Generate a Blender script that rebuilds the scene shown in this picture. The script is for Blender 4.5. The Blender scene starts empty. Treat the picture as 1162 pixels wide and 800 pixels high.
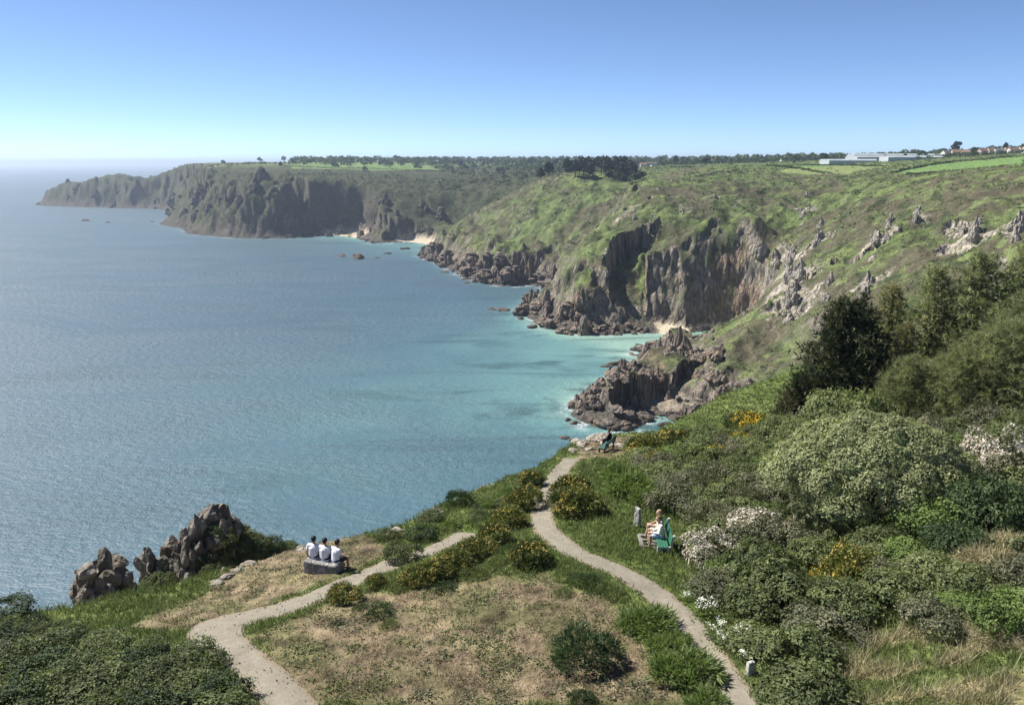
import bpy, bmesh, math, random, time
import numpy as np
from mathutils import Vector, Matrix

T0 = time.time()
R = math.radians
scene = bpy.context.scene
col = scene.collection

# ------------------------------------------------------------------ camera model
F, CX, CY, HZ = 900.0, 581.0, 400.0, 185.0
EYE = 90.0
PITCH = math.atan((CY - HZ) / F)
cp, sp = math.cos(PITCH), math.sin(PITCH)

def ray(px, py):
    u, v = (px - CX) / F, (CY - py) / F
    d = np.array([u, cp + v * sp, -sp + v * cp])
    return d

def at(px, py, r=None, z=None):
    """world point seen at photo pixel (px,py) at ground range r or at height z"""
    d = ray(px, py)
    if z is not None:
        t = (z - EYE) / d[2]
    else:
        t = r / math.hypot(d[0], d[1])
    return np.array([0, 0, EYE]) + d * t

# ------------------------------------------------------------------ numpy noise
def _hash(ix, iy, iz, seed):
    h = (ix.astype(np.int64) * 374761393 + iy.astype(np.int64) * 668265263 + iz * 2147483647 // 3 + seed * 974634777) & 0xFFFFFFFF
    h = ((h ^ (h >> 13)) * 1274126177) & 0xFFFFFFFF
    h = ((h ^ (h >> 16)) * 2246822519) & 0xFFFFFFFF
    return (h ^ (h >> 15)) & 0xFFFFFFFF

def noise2(x, y, seed=0):
    x = np.asarray(x, float); y = np.asarray(y, float)
    ix, iy = np.floor(x), np.floor(y)
    fx, fy = x - ix, y - iy
    ix = ix.astype(np.int64); iy = iy.astype(np.int64)
    u = fx * fx * fx * (fx * (fx * 6 - 15) + 10)
    v = fy * fy * fy * (fy * (fy * 6 - 15) + 10)
    def g(dx, dy):
        a = _hash(ix + dx, iy + dy, 0, seed) * (2 * math.pi / 4294967296.0)
        return np.cos(a) * (fx - dx) + np.sin(a) * (fy - dy)
    a = g(0, 0); b = g(1, 0); c = g(0, 1); d = g(1, 1)
    return ((a + (b - a) * u) + ((c + (d - c) * u) - (a + (b - a) * u)) * v) * 1.41

def fbm2(x, y, octv=4, seed=0, gain=0.5, lac=2.03):
    s = 0; a = 1.0; t = 0
    for i in range(octv):
        s = s + a * noise2(x, y, seed + i * 17); t += a
        x = x * lac + 13.7; y = y * lac - 7.3; a *= gain
    return s / t * 1.35

def noise3(x, y, z, seed=0):
    x = np.asarray(x, float); y = np.asarray(y, float); z = np.asarray(z, float)
    ix, iy, iz = np.floor(x), np.floor(y), np.floor(z)
    fx, fy, fz = x - ix, y - iy, z - iz
    ix = ix.astype(np.int64); iy = iy.astype(np.int64); iz = iz.astype(np.int64)
    u = fx * fx * (3 - 2 * fx); v = fy * fy * (3 - 2 * fy); w = fz * fz * (3 - 2 * fz)
    def g(dx, dy, dz):
        h = _hash(ix + dx, iy + dy, (iz + dz) * 3 + 1, seed)
        return h / 2147483648.0 - 1.0
    def lerp(a, b, t): return a + (b - a) * t
    x00 = lerp(g(0, 0, 0), g(1, 0, 0), u); x10 = lerp(g(0, 1, 0), g(1, 1, 0), u)
    x01 = lerp(g(0, 0, 1), g(1, 0, 1), u); x11 = lerp(g(0, 1, 1), g(1, 1, 1), u)
    return lerp(lerp(x00, x10, v), lerp(x01, x11, v), w)

def fbm3(x, y, z, octv=3, seed=0, gain=0.5, lac=2.1):
    s = 0; a = 1.0; t = 0
    for i in range(octv):
        s = s + a * noise3(x, y, z, seed + i * 31); t += a
        x = x * lac + 3.1; y = y * lac + 5.7; z = z * lac - 2.9; a *= gain
    return s / t

def sstep(a, b, x):
    t = np.clip((x - a) / (b - a), 0, 1)
    return t * t * (3 - 2 * t)

# ------------------------------------------------------------------ polygons
def sdist(P, x, y, attr=None):
    """signed distance to polygon (positive inside); attr: per-vertex value blended at the nearest edge point"""
    n = len(P)
    best = np.full(x.shape, 1e18); inside = np.zeros(x.shape, bool)
    val = np.zeros(x.shape) if attr is not None else None
    for i in range(n):
        ax, ay = P[i]; bx, by = P[(i + 1) % n]
        ex, ey = bx - ax, by - ay
        l2 = ex * ex + ey * ey + 1e-12
        t = np.clip(((x - ax) * ex + (y - ay) * ey) / l2, 0, 1)
        dx, dy = x - ax - t * ex, y - ay - t * ey
        d = dx * dx + dy * dy
        m = d < best
        best = np.where(m, d, best)
        if attr is not None:
            val = np.where(m, attr[i] + (attr[(i + 1) % n] - attr[i]) * t, val)
        if ay != by:
            c = (ay > y) != (by > y)
            inside ^= c & (x < (bx - ax) * (y - ay) / (by - ay) + ax)
    d = np.sqrt(best)
    d = np.where(inside, d, -d)
    return (d, val) if attr is not None else d

class RBF:
    def __init__(s, pts, c):
        p = np.array(pts, float); s.p = p[:, :2]; s.c = c
        n = len(p)
        K = np.sqrt(((s.p[:, None] - s.p[None]) ** 2).sum(2) + c * c)
        K += np.eye(n) * 0.0
        A = np.zeros((n + 1, n + 1)); A[:n, :n] = K; A[:n, n] = 1; A[n, :n] = 1
        b = np.zeros(n + 1); b[:n] = p[:, 2]
        s.w = np.linalg.solve(A, b)
    def __call__(s, x, y):
        out = np.full(x.shape, s.w[-1])
        for i in range(len(s.p)):
            out += s.w[i] * np.sqrt((x - s.p[i, 0]) ** 2 + (y - s.p[i, 1]) ** 2 + s.c ** 2)
        return out

# ------------------------------------------------------------------ far land: coast outline (photo pixel of the waterline) + cliff steepness
COAST_PX = [  # px, py, k  (k: rise per metre just above the waterline)
    (788,484,.5),(772,479,.35),(752,471,.3),(738,473,.5),(722,481,1.0),(705,486,1.5),(688,487,1.6),(668,482,1.6),(650,473,1.6),(652,460,1.6),
    (680,447,1.5),(706,430,1.5),(722,424,1.3),(740,416,1.0),(722,402,1.2),(732,394,1.2),(765,389,.6),(778,384,.22),(745,378,.2),(725,377,.6),(705,379,1.2),
    (690,379,1.6),(668,379,1.6),(650,379,1.6),(628,373,1.6),(602,362,1.6),(593,353,1.6),(604,340,1.5),(622,331,1.4),(610,323,1.4),
    (580,325,1.5),(548,322,1.5),(522,312,1.4),(503,303,1.4),(490,296,1.3),(477,290,1.1),(490,284,.8),(506,280,.10),(485,277,.08),(466,275,.12),
    (445,276,.7),(422,277,.8),(408,272,.4),(398,269,.10),(380,267,.12),(365,268,1.0),(340,270,1.6),(318,271,1.7),(295,271,1.7),(270,271,1.6),
    (245,269,1.4),(218,266,1.0),(205,260,1.4),(192,257,1.2),(179,254,1.0),(196,247,1.6),(201,241,1.5),(182,238,1.5),(165,237,1.5),(142,237,1.5),
    (120,236,1.6),(98,235.5,1.6),(80,235,1.5),(55,234,1.3),(42,233.3,1.2)]
coast = [at(a, b, z=0)[:2] for a, b, k in COAST_PX]
coast_k = [k for a, b, k in COAST_PX]
for px, r, k in [(35,2090,1.5),(42,2150,1.5),(75,2150,1.5),(150,2050,1.5),(166,1985,1.4),(177,2040,1.3),(184,2400,1.2),(184,3600,1.2),(250,7000,1.0),(1700,7000,1.0),
                 (2600,1500,1.0),(2600,230,.5),(1700,170,.5),(1300,178,.5),(1100,190,.5),(960,205,.45),(880,222,.5),(835,232,.5)]:
    coast.append(at(px, HZ, r=r)[:2]); coast_k.append(k)
coast = np.array(coast); coast_k = np.array(coast_k)

# land height control points: photo pixel and ground range
CTRL = [
 # promontory and the green spur above it
 (660,462,296),(700,428,318),(770,400,350),(775,452,300),(810,478,255),(800,440,295),(826,398,318),(850,375,345),(880,430,290),(905,400,305),
 (840,440,288),(870,345,372),(893,325,388),(900,290,430),(905,370,335),(915,350,345),(935,310,378),(935,275,420),(960,250,455),(985,222,500),(1000,207,560),
 (960,340,320),(1000,320,325),(1000,280,375),(1050,290,340),(1050,250,400),(1060,210,470),(1100,290,325),(1100,240,400),(1162,300,300),(1162,250,370),(1162,215,420),
 (1250,250,330),(1400,220,330),(1250,190,450),(1400,190,450),
 (930,400,270),(1000,400,240),(1100,380,230),(1250,360,220),(960,440,225),
 # head of the gully with the small beach
 (800,374,443),(815,368,447),(832,356,449),(850,342,449),(866,305,455),(880,268,500),(893,245,545),(915,222,600),(935,208,650),
 # spur with the red cliff
 (852,264,466),(838,260,467),(815,267,464),(790,276,461),(768,284,458),(745,291,455),(725,297,452),(708,302,450),(690,312,445),(672,318,447),(655,312,456),(640,318,462),(618,345,478),
 (854,252,486),(838,249,488),(815,253,486),(790,262,483),(768,270,480),(745,278,476),(725,284,472),
 (700,275,480),(740,262,500),(790,240,530),(830,228,560),(865,218,600),(760,212,590),(735,205,610),(718,214,590),(700,238,555),(680,262,525),(655,285,500),
 (800,203,640),(850,198,680),(900,194,720),(780,192,760),
 # gully between the spurs
 (628,318,600),(655,300,590),(680,262,620),(705,232,680),(722,214,740),(735,204,800),
 # middle spur
 (690,200,800),(660,195,850),(630,199,860),(605,212,830),(580,228,800),(560,243,780),(540,258,770),(520,274,765),(500,286,765),
 (640,228,740),(670,222,730),(620,250,700),(600,272,680),(570,285,690),(655,255,680),(645,285,630),(618,300,622),(590,300,640),(560,300,665),(530,298,700),
 # valley and bay cliffs behind
 (560,222,1010),(540,240,985),(525,255,975),(575,205,1150),(600,196,1350),(530,210,1150),(500,225,1030),(505,245,1000),
 (475,235,1010),(440,232,1000),(400,232,1000),(360,235,990),(320,238,985),(285,242,980),(255,240,1000),(230,243,1040),
 (480,208,1130),(430,204,1120),(370,206,1090),(320,208,1080),(270,206,1100),(240,212,1120),(215,230,1120),(205,243,1140),
 (500,196,1350),(420,192,1350),(350,192,1300),(290,190,1300),(250,190,1300),(225,193,1330),(210,205,1280),
 # far peninsula
 (196,190,1700),(182,199,1830),(172,206,1870),(162,209,1890),(140,203,1910),(122,200,1945),(105,206,1980),(88,211,2010),(72,209,2040),(58,216,2070),(48,222,2090),
 (200,187,1750),(190,190,2000),(188,187,2600),
 # plateau
 (230,186,1700),(300,185.5,1800),(400,185.5,2000),(500,186,2000),(600,187,1900),(700,188,1600),(800,188,1500),(700,192,1100),(760,190,1000),(850,190,950),
 (900,190,900),(950,188,900),(1000,200,640),(1060,200,600),(1110,195,600),(1162,190,600),(1000,190,800),(1060,186,820),(1110,182,850),(1162,176,850),
 (1162,172,1200),(1000,182,1400),(850,186,1800),(1300,170,800),(1300,168,1300),(600,185.5,3500),(1000,182,3500),(300,185.5,3500),
]
ctrl = [at(a, b, r=r) for a, b, r in CTRL]
far_rbf = RBF(ctrl, 18.0)

# ------------------------------------------------------------------ near headland
FCTRL = [(840,800,76),(300,800,76.4),(600,800,76),(640,620,75.3),(745,645,75.4),(370,655,75),(230,715,75.6),(150,690,74.8),(0,705,75.2),(-200,760,76),
 (620,555,73.4),(690,512,70.4),(530,605,74),(600,545,72.8),(560,560,73.2),(780,490,69.6),(870,490,71.5),(730,590,74.2),(830,590,74.6),(1000,600,76),(1160,800,77.2),
 (1160,620,77.4),(1050,450,75.0),(1160,450,76.6),(950,470,73),(1300,450,77),(1400,800,78),(430,610,74.1),(760,540,72.6)]
fctrl = [at(a, b, z=z) for a, b, z in FCTRL] + [np.array(p, float) for p in [(0,0,77),(30,0,78),(-30,0,77),(0,-40,78)]]
near_rbf = RBF(fctrl, 6.0)
EDGE_PX = [(-260,735,75.8),(-100,712,75.4),(0,697,75.1),(85,688,74.7),(130,672,74.6),(200,655,74.6),(270,632,74.6),(340,612,74.4),(400,604,74.2),(440,598,74.0),(500,570,73.2),(560,545,72.8),(605,527,72.2),
           (640,503,70.6),(665,492,69.9),(700,487,69.6),(745,487,69.4)]
edge = [at(a, b, z=z)[:2] for a, b, z in EDGE_PX]
for px, r in [(800,66),(860,72),(930,78),(1010,84),(1100,90),(1250,95),(1500,100),(2600,110)]:
    edge.append(at(px, HZ, r=r)[:2])
edge += [np.array(p, float) for p in [(160,-60),(-120,-60),(-70,0)]]
edge = np.array(edge)

CRAGS = [
    (116,643,37,2.9,5.0,'blocky grey rock tower at the cliff edge, furthest left'),(101,652,36,2.0,4.0,'lower dark slab leaning on the left rock tower'),(138,658,38,2.0,4.0,'small block on the right side of the left rock tower'),
    (172,630,39.5,2.0,5.0,'dark jagged rock between the left tower and the tall crag'),(194,622,40,2.2,5.5,'dark rock fin beside the tall ivy clad crag'),(207,632,39,1.7,4.5,'small dark rock fin at the foot of the tall crag'),
    (236,590,41,3.2,6.6,'tall ivy clad crag standing highest on the cliff edge'),(222,600,40,2.4,5.5,'pale left shoulder of the tall ivy clad crag'),(256,597,42,2.9,6.0,'right shoulder of the tall ivy clad crag'),
    (282,606,43,1.3,3.5,'small rock showing through the bushes right of the tall crag'),
    (214,655,37.5,1.2,2.6,'pale boulder at the foot of the tall crag on the seaward side')]
IVY = [(245,618,40.5,1.0),(262,632,40.5,1.0),(280,628,42,1.0),(300,625,43,.9),(236,640,39,.9),(315,622,44,.8),(258,598,41.5,.9),(270,606,42,1.0),(290,612,43,1.0),(306,616,43.5,.9),(248,606,40.4,.9),(262,612,41,1.1),(276,618,41.5,1.0),(318,622,44,.9),(332,620,44.5,.7),(226,628,39.4,.7),(200,652,39,.8),(148,672,37,.6),(185,640,39.6,.6),(110,676,36,.6),(180,655,38.5,.8),(125,668,36.2,.7),(160,668,37.5,.7),(325,617,45,.6),(240,600,40.2,.6)]
# the rocky spurs below the edge that the crags and bushes stand on: x, y, height, radius
KNOLLS = [(*at(px, py, r=r)[:2], at(px, py, r=r)[2] - h + .7, wd * .35) for px, py, r, wd, h, _ in CRAGS] + [(*at(px, py, r=r)[:2], at(px, py, r=r)[2] - .45 * s, .3) for px, py, r, s in IVY if px >= 262]

def near_height(x, y):
    d = sdist(edge, x, y)
    wob = 1.6 * fbm2(x / 7.0, y / 7.0, 3, 5)
    o = np.maximum(0, -d + wob * sstep(3, -6, d))
    z = near_rbf(x, y)
    # keep the fitted surface where it was fitted
    z = np.clip(z, 66, 79)
    gentle = sstep(30, 55, x)           # the landward flank falls away slowly
    drop = o * (1.25 - 0.55 * gentle) + 2.5 * (1 - np.exp(-o / 2.0)) * (1 - gentle)
    z = z - drop
    z = z + 0.10 * fbm2(x / 3.0, y / 3.0, 3, 9) + 0.04 * fbm2(x / 0.7, y / 0.7, 2, 19) + 1.6 * fbm2(x / 9.0, y / 9.0, 4, 77) * sstep(0.5, 14, o)
    m = (x > -35) & (x < 0) & (y > 15) & (y < 60)
    if m.any():
        zm = z[m]
        for kx, ky, kz, kr in KNOLLS:
            q = np.maximum(np.hypot(x[m] - kx, y[m] - ky) - kr, 0)
            zm = np.maximum(zm, kz - 1.7 * q - .2 * q * np.abs(noise2(x[m] * 1.3, y[m] * 1.3, 83)))
        z = z.copy(); z[m] = zm
    return z, d

def far_height(x, y):
    rr = np.hypot(x, y)
    # warp the outline so that the waterline has coves and buttresses
    fw = sstep(780, 950, rr) * (1 - .85 * sstep(-.33, -.40, x / np.maximum(y, 1)))
    wx = 5.5 * fbm2(x / 34.0, y / 34.0, 4, 31) + fw * 16 * fbm2(x / 80.0, y / 80.0, 3, 33); wy = 5.5 * fbm2(x / 34.0 + 40, y / 34.0, 4, 37) + fw * 10 * fbm2(x / 80.0 + 9, y / 80.0, 3, 35)
    d, k = sdist(coast, x + wx, y + wy, coast_k)
    zb = far_rbf(x, y)
    rough = fbm2(x / 60.0, y / 60.0, 5, 3)
    gul = 1 - np.abs(fbm2(x / 45.0 + 3, y / 45.0, 4, 57)) * 2.2
    lowz = sstep(88, 60, zb)
    zb = zb + lowz * (4.5 * rough + 5.5 * (gul - .5)) + 0.8 * fbm2(x / 12.0, y / 12.0, 3, 4) + .35 * fbm2(x / 3.5, y / 3.5, 2, 14)
    hc = 14.0 + 15.0 * sstep(540, 620, rr) + (8.0 + 8 * sstep(540, 620, rr)) * fbm2(x / 26.0, y / 26.0, 3, 91)
    rk = sstep(.9, 1.3, k) * sstep(60, 25, d)
    zb = zb + rk * np.maximum(hc - zb, 0) * .85
    kn = k * (1.0 + 0.55 * fbm2(x / 14.0, y / 14.0, 3, 71) * sstep(.2, 1, k))
    apron = np.where(k > .5, 6.0, 0.0)          # wave-cut rubble shelf before the face rises
    din = np.maximum(d, 0)
    shelf = np.minimum(din * .55, 3.2) + np.maximum(din - apron, 0) * kn
    cap = np.where(k > .5, shelf, din * kn + np.maximum(din - 13 - 8 * sstep(700, 800, rr), 0) * 2.2 + np.maximum(din - 24, 0) * .9)
    # soft minimum of the plateau surface and the cliff face
    s = 2.5
    m = np.minimum(zb, cap)
    z = m - s * np.exp(-np.abs(zb - cap) / s) * .35 * sstep(0, 8, m)
    z = np.where(d > 0, z, d * 0.25 - .3)
    return z, d, k, zb - cap

def height(x, y):
    x = np.atleast_1d(np.asarray(x, float)); y = np.atleast_1d(np.asarray(y, float))
    rr = np.hypot(x, y)
    z = np.full(x.shape, -50.0)
    m = rr < 230
    if m.any(): z[m] = np.maximum(z[m], near_height(x[m], y[m])[0])
    m = rr > 110
    if m.any(): z[m] = np.maximum(z[m], far_height(x[m], y[m])[0])
    return z

def gz(x, y): return float(height([x], [y])[0])

_RR = 14 * np.exp(np.arange(0, math.log(4000 / 14), 0.004))
def hit(px, py, rmin=0, dz=0.0):
    """first terrain point along the ray of a photo pixel"""
    d = ray(px, py); h = math.hypot(d[0], d[1])
    rr = _RR[_RR >= rmin]
    x, y, z = d[0] / h * rr, d[1] / h * rr, EYE + d[2] / h * rr
    H = height(x, y) + dz
    b = np.nonzero(H >= z)[0]
    if len(b) == 0: return None
    i = b[0]
    if i == 0: return Vector((x[0], y[0], H[0] - dz))
    f0, f1 = z[i-1] - H[i-1], z[i] - H[i]
    t = f0 / (f0 - f1 + 1e-9)
    r = rr[i-1] + (rr[i] - rr[i-1]) * t
    X, Y = d[0] / h * r, d[1] / h * r
    return Vector((X, Y, gz(X, Y)))

# ------------------------------------------------------------------ mesh + object helpers
def tag(o, label=None, cat=None, group=None, kind=None):
    if label: o['label'] = label
    if cat: o['category'] = cat
    if group: o['group'] = group
    if kind: o['kind'] = kind
    return o

def mesh_np(name, v, faces, mats=(), smooth=False, attrs=None, fmat=None):
    """v (n,3); faces: list of (m,k) integer arrays"""
    me = bpy.data.meshes.new(name)
    v = np.ascontiguousarray(v, np.float32)
    me.vertices.add(len(v)); me.vertices.foreach_set('co', v.ravel())
    if not isinstance(faces, (list, tuple)): faces = [faces]
    faces = [np.asarray(f, np.int32) for f in faces if len(f)]
    li = np.concatenate([f.ravel() for f in faces])
    cnt = np.concatenate([np.full(len(f), f.shape[1], np.int32) for f in faces])
    me.loops.add(len(li)); me.loops.foreach_set('vertex_index', li)
    me.polygons.add(len(cnt))
    me.polygons.foreach_set('loop_start', np.concatenate([[0], np.cumsum(cnt)[:-1]]).astype(np.int32))
    me.polygons.foreach_set('use_smooth', np.full(len(cnt), smooth, bool))
    for m in mats: me.materials.append(m)
    if fmat is not None: me.polygons.foreach_set('material_index', np.asarray(fmat, np.int32))
    me.update(calc_edges=True)
    for k, (dom, arr) in (attrs or {}).items():
        arr = np.asarray(arr, np.float32)
        if arr.ndim == 2:
            a = me.attributes.new(k, 'FLOAT_COLOR', dom)
            if arr.shape[1] == 3: arr = np.concatenate([arr, np.ones((len(arr), 1), np.float32)], 1)
            a.data.foreach_set('color', np.ascontiguousarray(arr).ravel())
        else:
            a = me.attributes.new(k, 'FLOAT', dom); a.data.foreach_set('value', arr)
    return me

def link(name, me, parent=None, loc=None):
    o = bpy.data.objects.new(name, me); col.objects.link(o)
    if parent is not None: o.parent = parent
    if loc is not None: o.location = loc
    return o

def empty(name, loc=(0, 0, 0), rz=0):
    o = bpy.data.objects.new(name, None); col.objects.link(o)
    o.location = loc; o.rotation_euler = (0, 0, rz); o.empty_display_size = .3
    return o

def copy_tree(o, parent=None):
    c = o.copy(); col.objects.link(c)
    if parent is not None: c.parent = parent
    for ch in [q for q in KIDS.get(o.name, [])]:
        copy_tree(ch, c)
    return c
KIDS = {}
def part(name, me, parent):
    o = link(name, me, parent)
    KIDS.setdefault(parent.name, []).append(o)
    return o

# ------------------------------------------------------------------ node helpers
class NT:
    def __init__(s, name):
        s.m = bpy.data.materials.new(name); s.m.use_nodes = True
        s.t = s.m.node_tree; s.n = s.t.nodes; s.n.clear()
        s.out = s.n.new('ShaderNodeOutputMaterial')
    def add(s, typ, **kw):
        n = s.n.new(typ)
        for k, v in kw.items(): setattr(n, k, v)
        return n
    def L(s, a, b): s.t.links.new(a, b)
    def attr(s, name, o='Fac'):
        n = s.add('ShaderNodeAttribute'); n.attribute_name = name
        return n.outputs[o]
    def noise(s, scale, detail=4, rough=.55, vec=None, dist=0, o='Fac'):
        n = s.add('ShaderNodeTexNoise'); n.inputs['Scale'].default_value = scale
        n.inputs['Detail'].default_value = detail; n.inputs['Roughness'].default_value = rough
        n.inputs['Distortion'].default_value = dist
        if vec is not None: s.L(vec, n.inputs['Vector'])
        return n.outputs[o]
    def obj(s):
        return s.add('ShaderNodeTexCoord').outputs['Object']
    def pos(s):
        return s.add('ShaderNodeNewGeometry').outputs['Position']
    def mapping(s, vec, scale):
        n = s.add('ShaderNodeMapping'); s.L(vec, n.inputs['Vector']); n.inputs['Scale'].default_value = scale
        return n.outputs[0]
    def ramp(s, fac, stops, interp='LINEAR'):
        n = s.add('ShaderNodeValToRGB'); e = n.color_ramp.elements; n.color_ramp.interpolation = interp
        while len(e) < len(stops): e.new(.5)
        for i, (p, c) in enumerate(stops):
            e[i].position = p; e[i].color = (*c, 1) if len(c) == 3 else c
        s.L(fac, n.inputs[0]); return n.outputs[0]
    def math(s, op, a, b=None, c=None, clamp=False):
        n = s.add('ShaderNodeMath', operation=op); n.use_clamp = clamp
        for i, q in enumerate((a, b, c)):
            if q is None: continue
            if isinstance(q, (int, float)): n.inputs[i].default_value = q
            else: s.L(q, n.inputs[i])
        return n.outputs[0]
    def mrange(s, v, a, b, c=0, d=1):
        n = s.add('ShaderNodeMapRange'); s.L(v, n.inputs[0])
        for i, q in enumerate((a, b, c, d)): n.inputs[i + 1].default_value = q
        return n.outputs[0]
    def mix(s, fac, a, b, typ='MIX'):
        n = s.add('ShaderNodeMix', data_type='RGBA', blend_type=typ)
        for i, q in zip((0, 6, 7), (fac, a, b)):
            if isinstance(q, (int, float)): n.inputs[i].default_value = q
            elif isinstance(q, (tuple, list)): n.inputs[i].default_value = (*q, 1)
            else: s.L(q, n.inputs[i])
        return n.outputs[2]
    def bump(s, h, strength=.5, dist=.1, nrm=None):
        n = s.add('ShaderNodeBump'); s.L(h, n.inputs['Height'])
        n.inputs['Strength'].default_value = strength; n.inputs['Distance'].default_value = dist
        if nrm is not None: s.L(nrm, n.inputs['Normal'])
        return n.outputs[0]
    def principled(s, base, rough=.8, spec=.3, nrm=None, metal=0, **kw):
        n = s.add('ShaderNodeBsdfPrincipled')
        for k, q in (('Base Color', base), ('Roughness', rough), ('Specular IOR Level', spec), ('Metallic', metal)):
            if isinstance(q, (int, float)): n.inputs[k].default_value = q
            elif isinstance(q, (tuple, list)): n.inputs[k].default_value = (*q, 1)
            else: s.L(q, n.inputs[k])
        if nrm is not None: s.L(nrm, n.inputs['Normal'])
        return n.outputs[0]
    def done(s, sh):
        s.L(sh, s.out.inputs['Surface']); return s.m

# ------------------------------------------------------------------ paths on the headland
def catmull(P, n=10):
    P = [np.array(p, float) for p in P]; Q = [2*P[0]-P[1]] + P + [2*P[-1]-P[-2]]
    out = []
    for i in range(1, len(Q) - 2):
        for t in np.linspace(0, 1, n, endpoint=False):
            a, b, c, d = Q[i-1:i+3]
            out.append(.5 * ((2*b) + (c-a)*t + (2*a-5*b+4*c-d)*t*t + (3*b-a-3*c+d)*t**3))
    out.append(P[-1]); return np.array(out)

PATH_A = [(862,830),(840,800),(806,748),(776,704),(748,676),(712,652),(676,636),(644,620),(622,602),(615,585),(618,568),(626,551),(637,533),(650,519)]
PATH_B = [(352,830),(330,800),(298,764),(268,738),(250,724),(252,708),(290,697),(340,683),(390,663),(440,641),(490,623),(532,604)]
def path_world(pxs):
    w = [hit(*p) for p in pxs]
    return catmull([(p.x, p.y) for p in w], 12)
pathA = path_world(PATH_A); pathB = path_world(PATH_B)
def poly_dist(P, x, y):
    best = np.full(x.shape, 1e18)
    for i in range(len(P) - 1):
        ax, ay = P[i]; ex, ey = P[i+1] - P[i]; l2 = ex*ex + ey*ey + 1e-12
        t = np.clip(((x-ax)*ex + (y-ay)*ey)/l2, 0, 1)
        best = np.minimum(best, (x-ax-t*ex)**2 + (y-ay-t*ey)**2)
    return np.sqrt(best)
HALF_A, HALF_B = .60, .62
_cb = hit(238, 714)
def half_b(x, y): return HALF_B + .5 * np.exp(-((x - _cb.x) ** 2 + (y - _cb.y) ** 2) / 1.2)

def world_poly(pxs):
    return np.array([tuple(hit(*p))[:2] for p in pxs])
DRY = [world_poly(p) for p in [
    [(292,722),(340,700),(400,672),(470,668),(560,655),(620,655),(690,680),(740,740),(790,800),(330,800)],
    [(150,708),(240,668),(330,622),(420,612),(462,622),(400,648),(300,690),(215,712),(120,716)],
    [(640,508),(690,496),(740,492),(735,512),(690,520),(655,522)]]]
STRAW = world_poly([(945,735),(1000,715),(1162,712),(1162,800),(960,800)])

# ------------------------------------------------------------------ terrain
def build_grid(r0, r1, azs, step):
    n = int(math.log(r1 / r0) / step) + 1
    rr = r0 * np.exp(np.linspace(0, math.log(r1 / r0), n))
    A, RR = np.meshgrid(azs, rr, indexing='ij')
    return np.sin(A) * RR, np.cos(A) * RR, rr

def az_list(fine):
    c = np.arange(R(-36), R(36), fine)
    l = np.arange(R(-58), R(-36), fine * 4)
    r = np.arange(R(36), R(58), fine * 4)
    return np.concatenate([l, c, r])

C_grass = np.array([.074, .100, .034]); C_grass2 = np.array([.115, .145, .052]); C_heath = np.array([.075, .068, .042])
C_scrub = np.array([.042, .052, .025]); C_rock = np.array([.20, .175, .15]); C_rust = np.array([.22, .15, .10]); C_pale = np.array([.36, .33, .285])
C_darkrock = np.array([.085, .078, .07]); C_sand = np.array([.40, .345, .26]); C_soil = np.array([.175, .135, .085])

def lerp(a, b, t): return a + (b - a) * t[..., None]

# fields on the plateau: pixel corners with range -> world polygons, albedo
FIELDS = [
 ([(1012,206,640),(1075,203,640),(1162,193,640),(1162,181,800),(1100,187,800),(1050,196,720)], (.115,.185,.058)),
 ([(880,206,700),(960,203,690),(1040,195,800),(1010,192,860),(930,196,860)], (.16,.19,.075)),
 ([(860,200,800),(930,199,790),(950,194,950),(880,194,950)], (.10,.17,.055)),
 ([(975,192,1000),(1060,188,1000),(1162,180,1000),(1162,176,1200),(1000,188,1300)], (.12,.19,.06)),
 ([(330,195,1300),(420,194,1300),(500,193,1400),(470,188,1800),(340,188,1700)], (.12,.18,.06)),
 ([(235,190,1350),(255,190,1350),(262,187,1600),(240,187,1600)], (.26,.24,.14)),
 ([(430,189,1900),(560,189,1900),(560,187,2400),(430,187,2400)], (.17,.20,.09)),
 ([(680,187,1900),(720,187,1900),(725,186,2300),(685,186,2300)], (.22,.24,.14)),
]
OUTCROPS = [(905,315,16,1.0),(897,345,14,1.0),(930,268,9,.8),(992,282,10,.8),(1008,262,7,.7),(1106,270,11,1.0),(1092,258,7,.8),(1155,262,10,1.0),(985,322,9,.8),
            (1128,300,6,.8),(912,238,9,.7),(898,300,10,.9),(722,232,10,.6),(706,246,8,.6),(775,238,8,.5),(812,225,8,.5),(835,228,6,.5),(750,215,7,.4),
            (880,300,8,.9),(940,330,7,.5),(862,290,7,.6),(1040,250,6,.5),(600,240,14,.4),(650,232,12,.4),(585,262,10,.5),(690,300,10,.5),(740,255,8,.4),(668,250,8,.4)]

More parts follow.
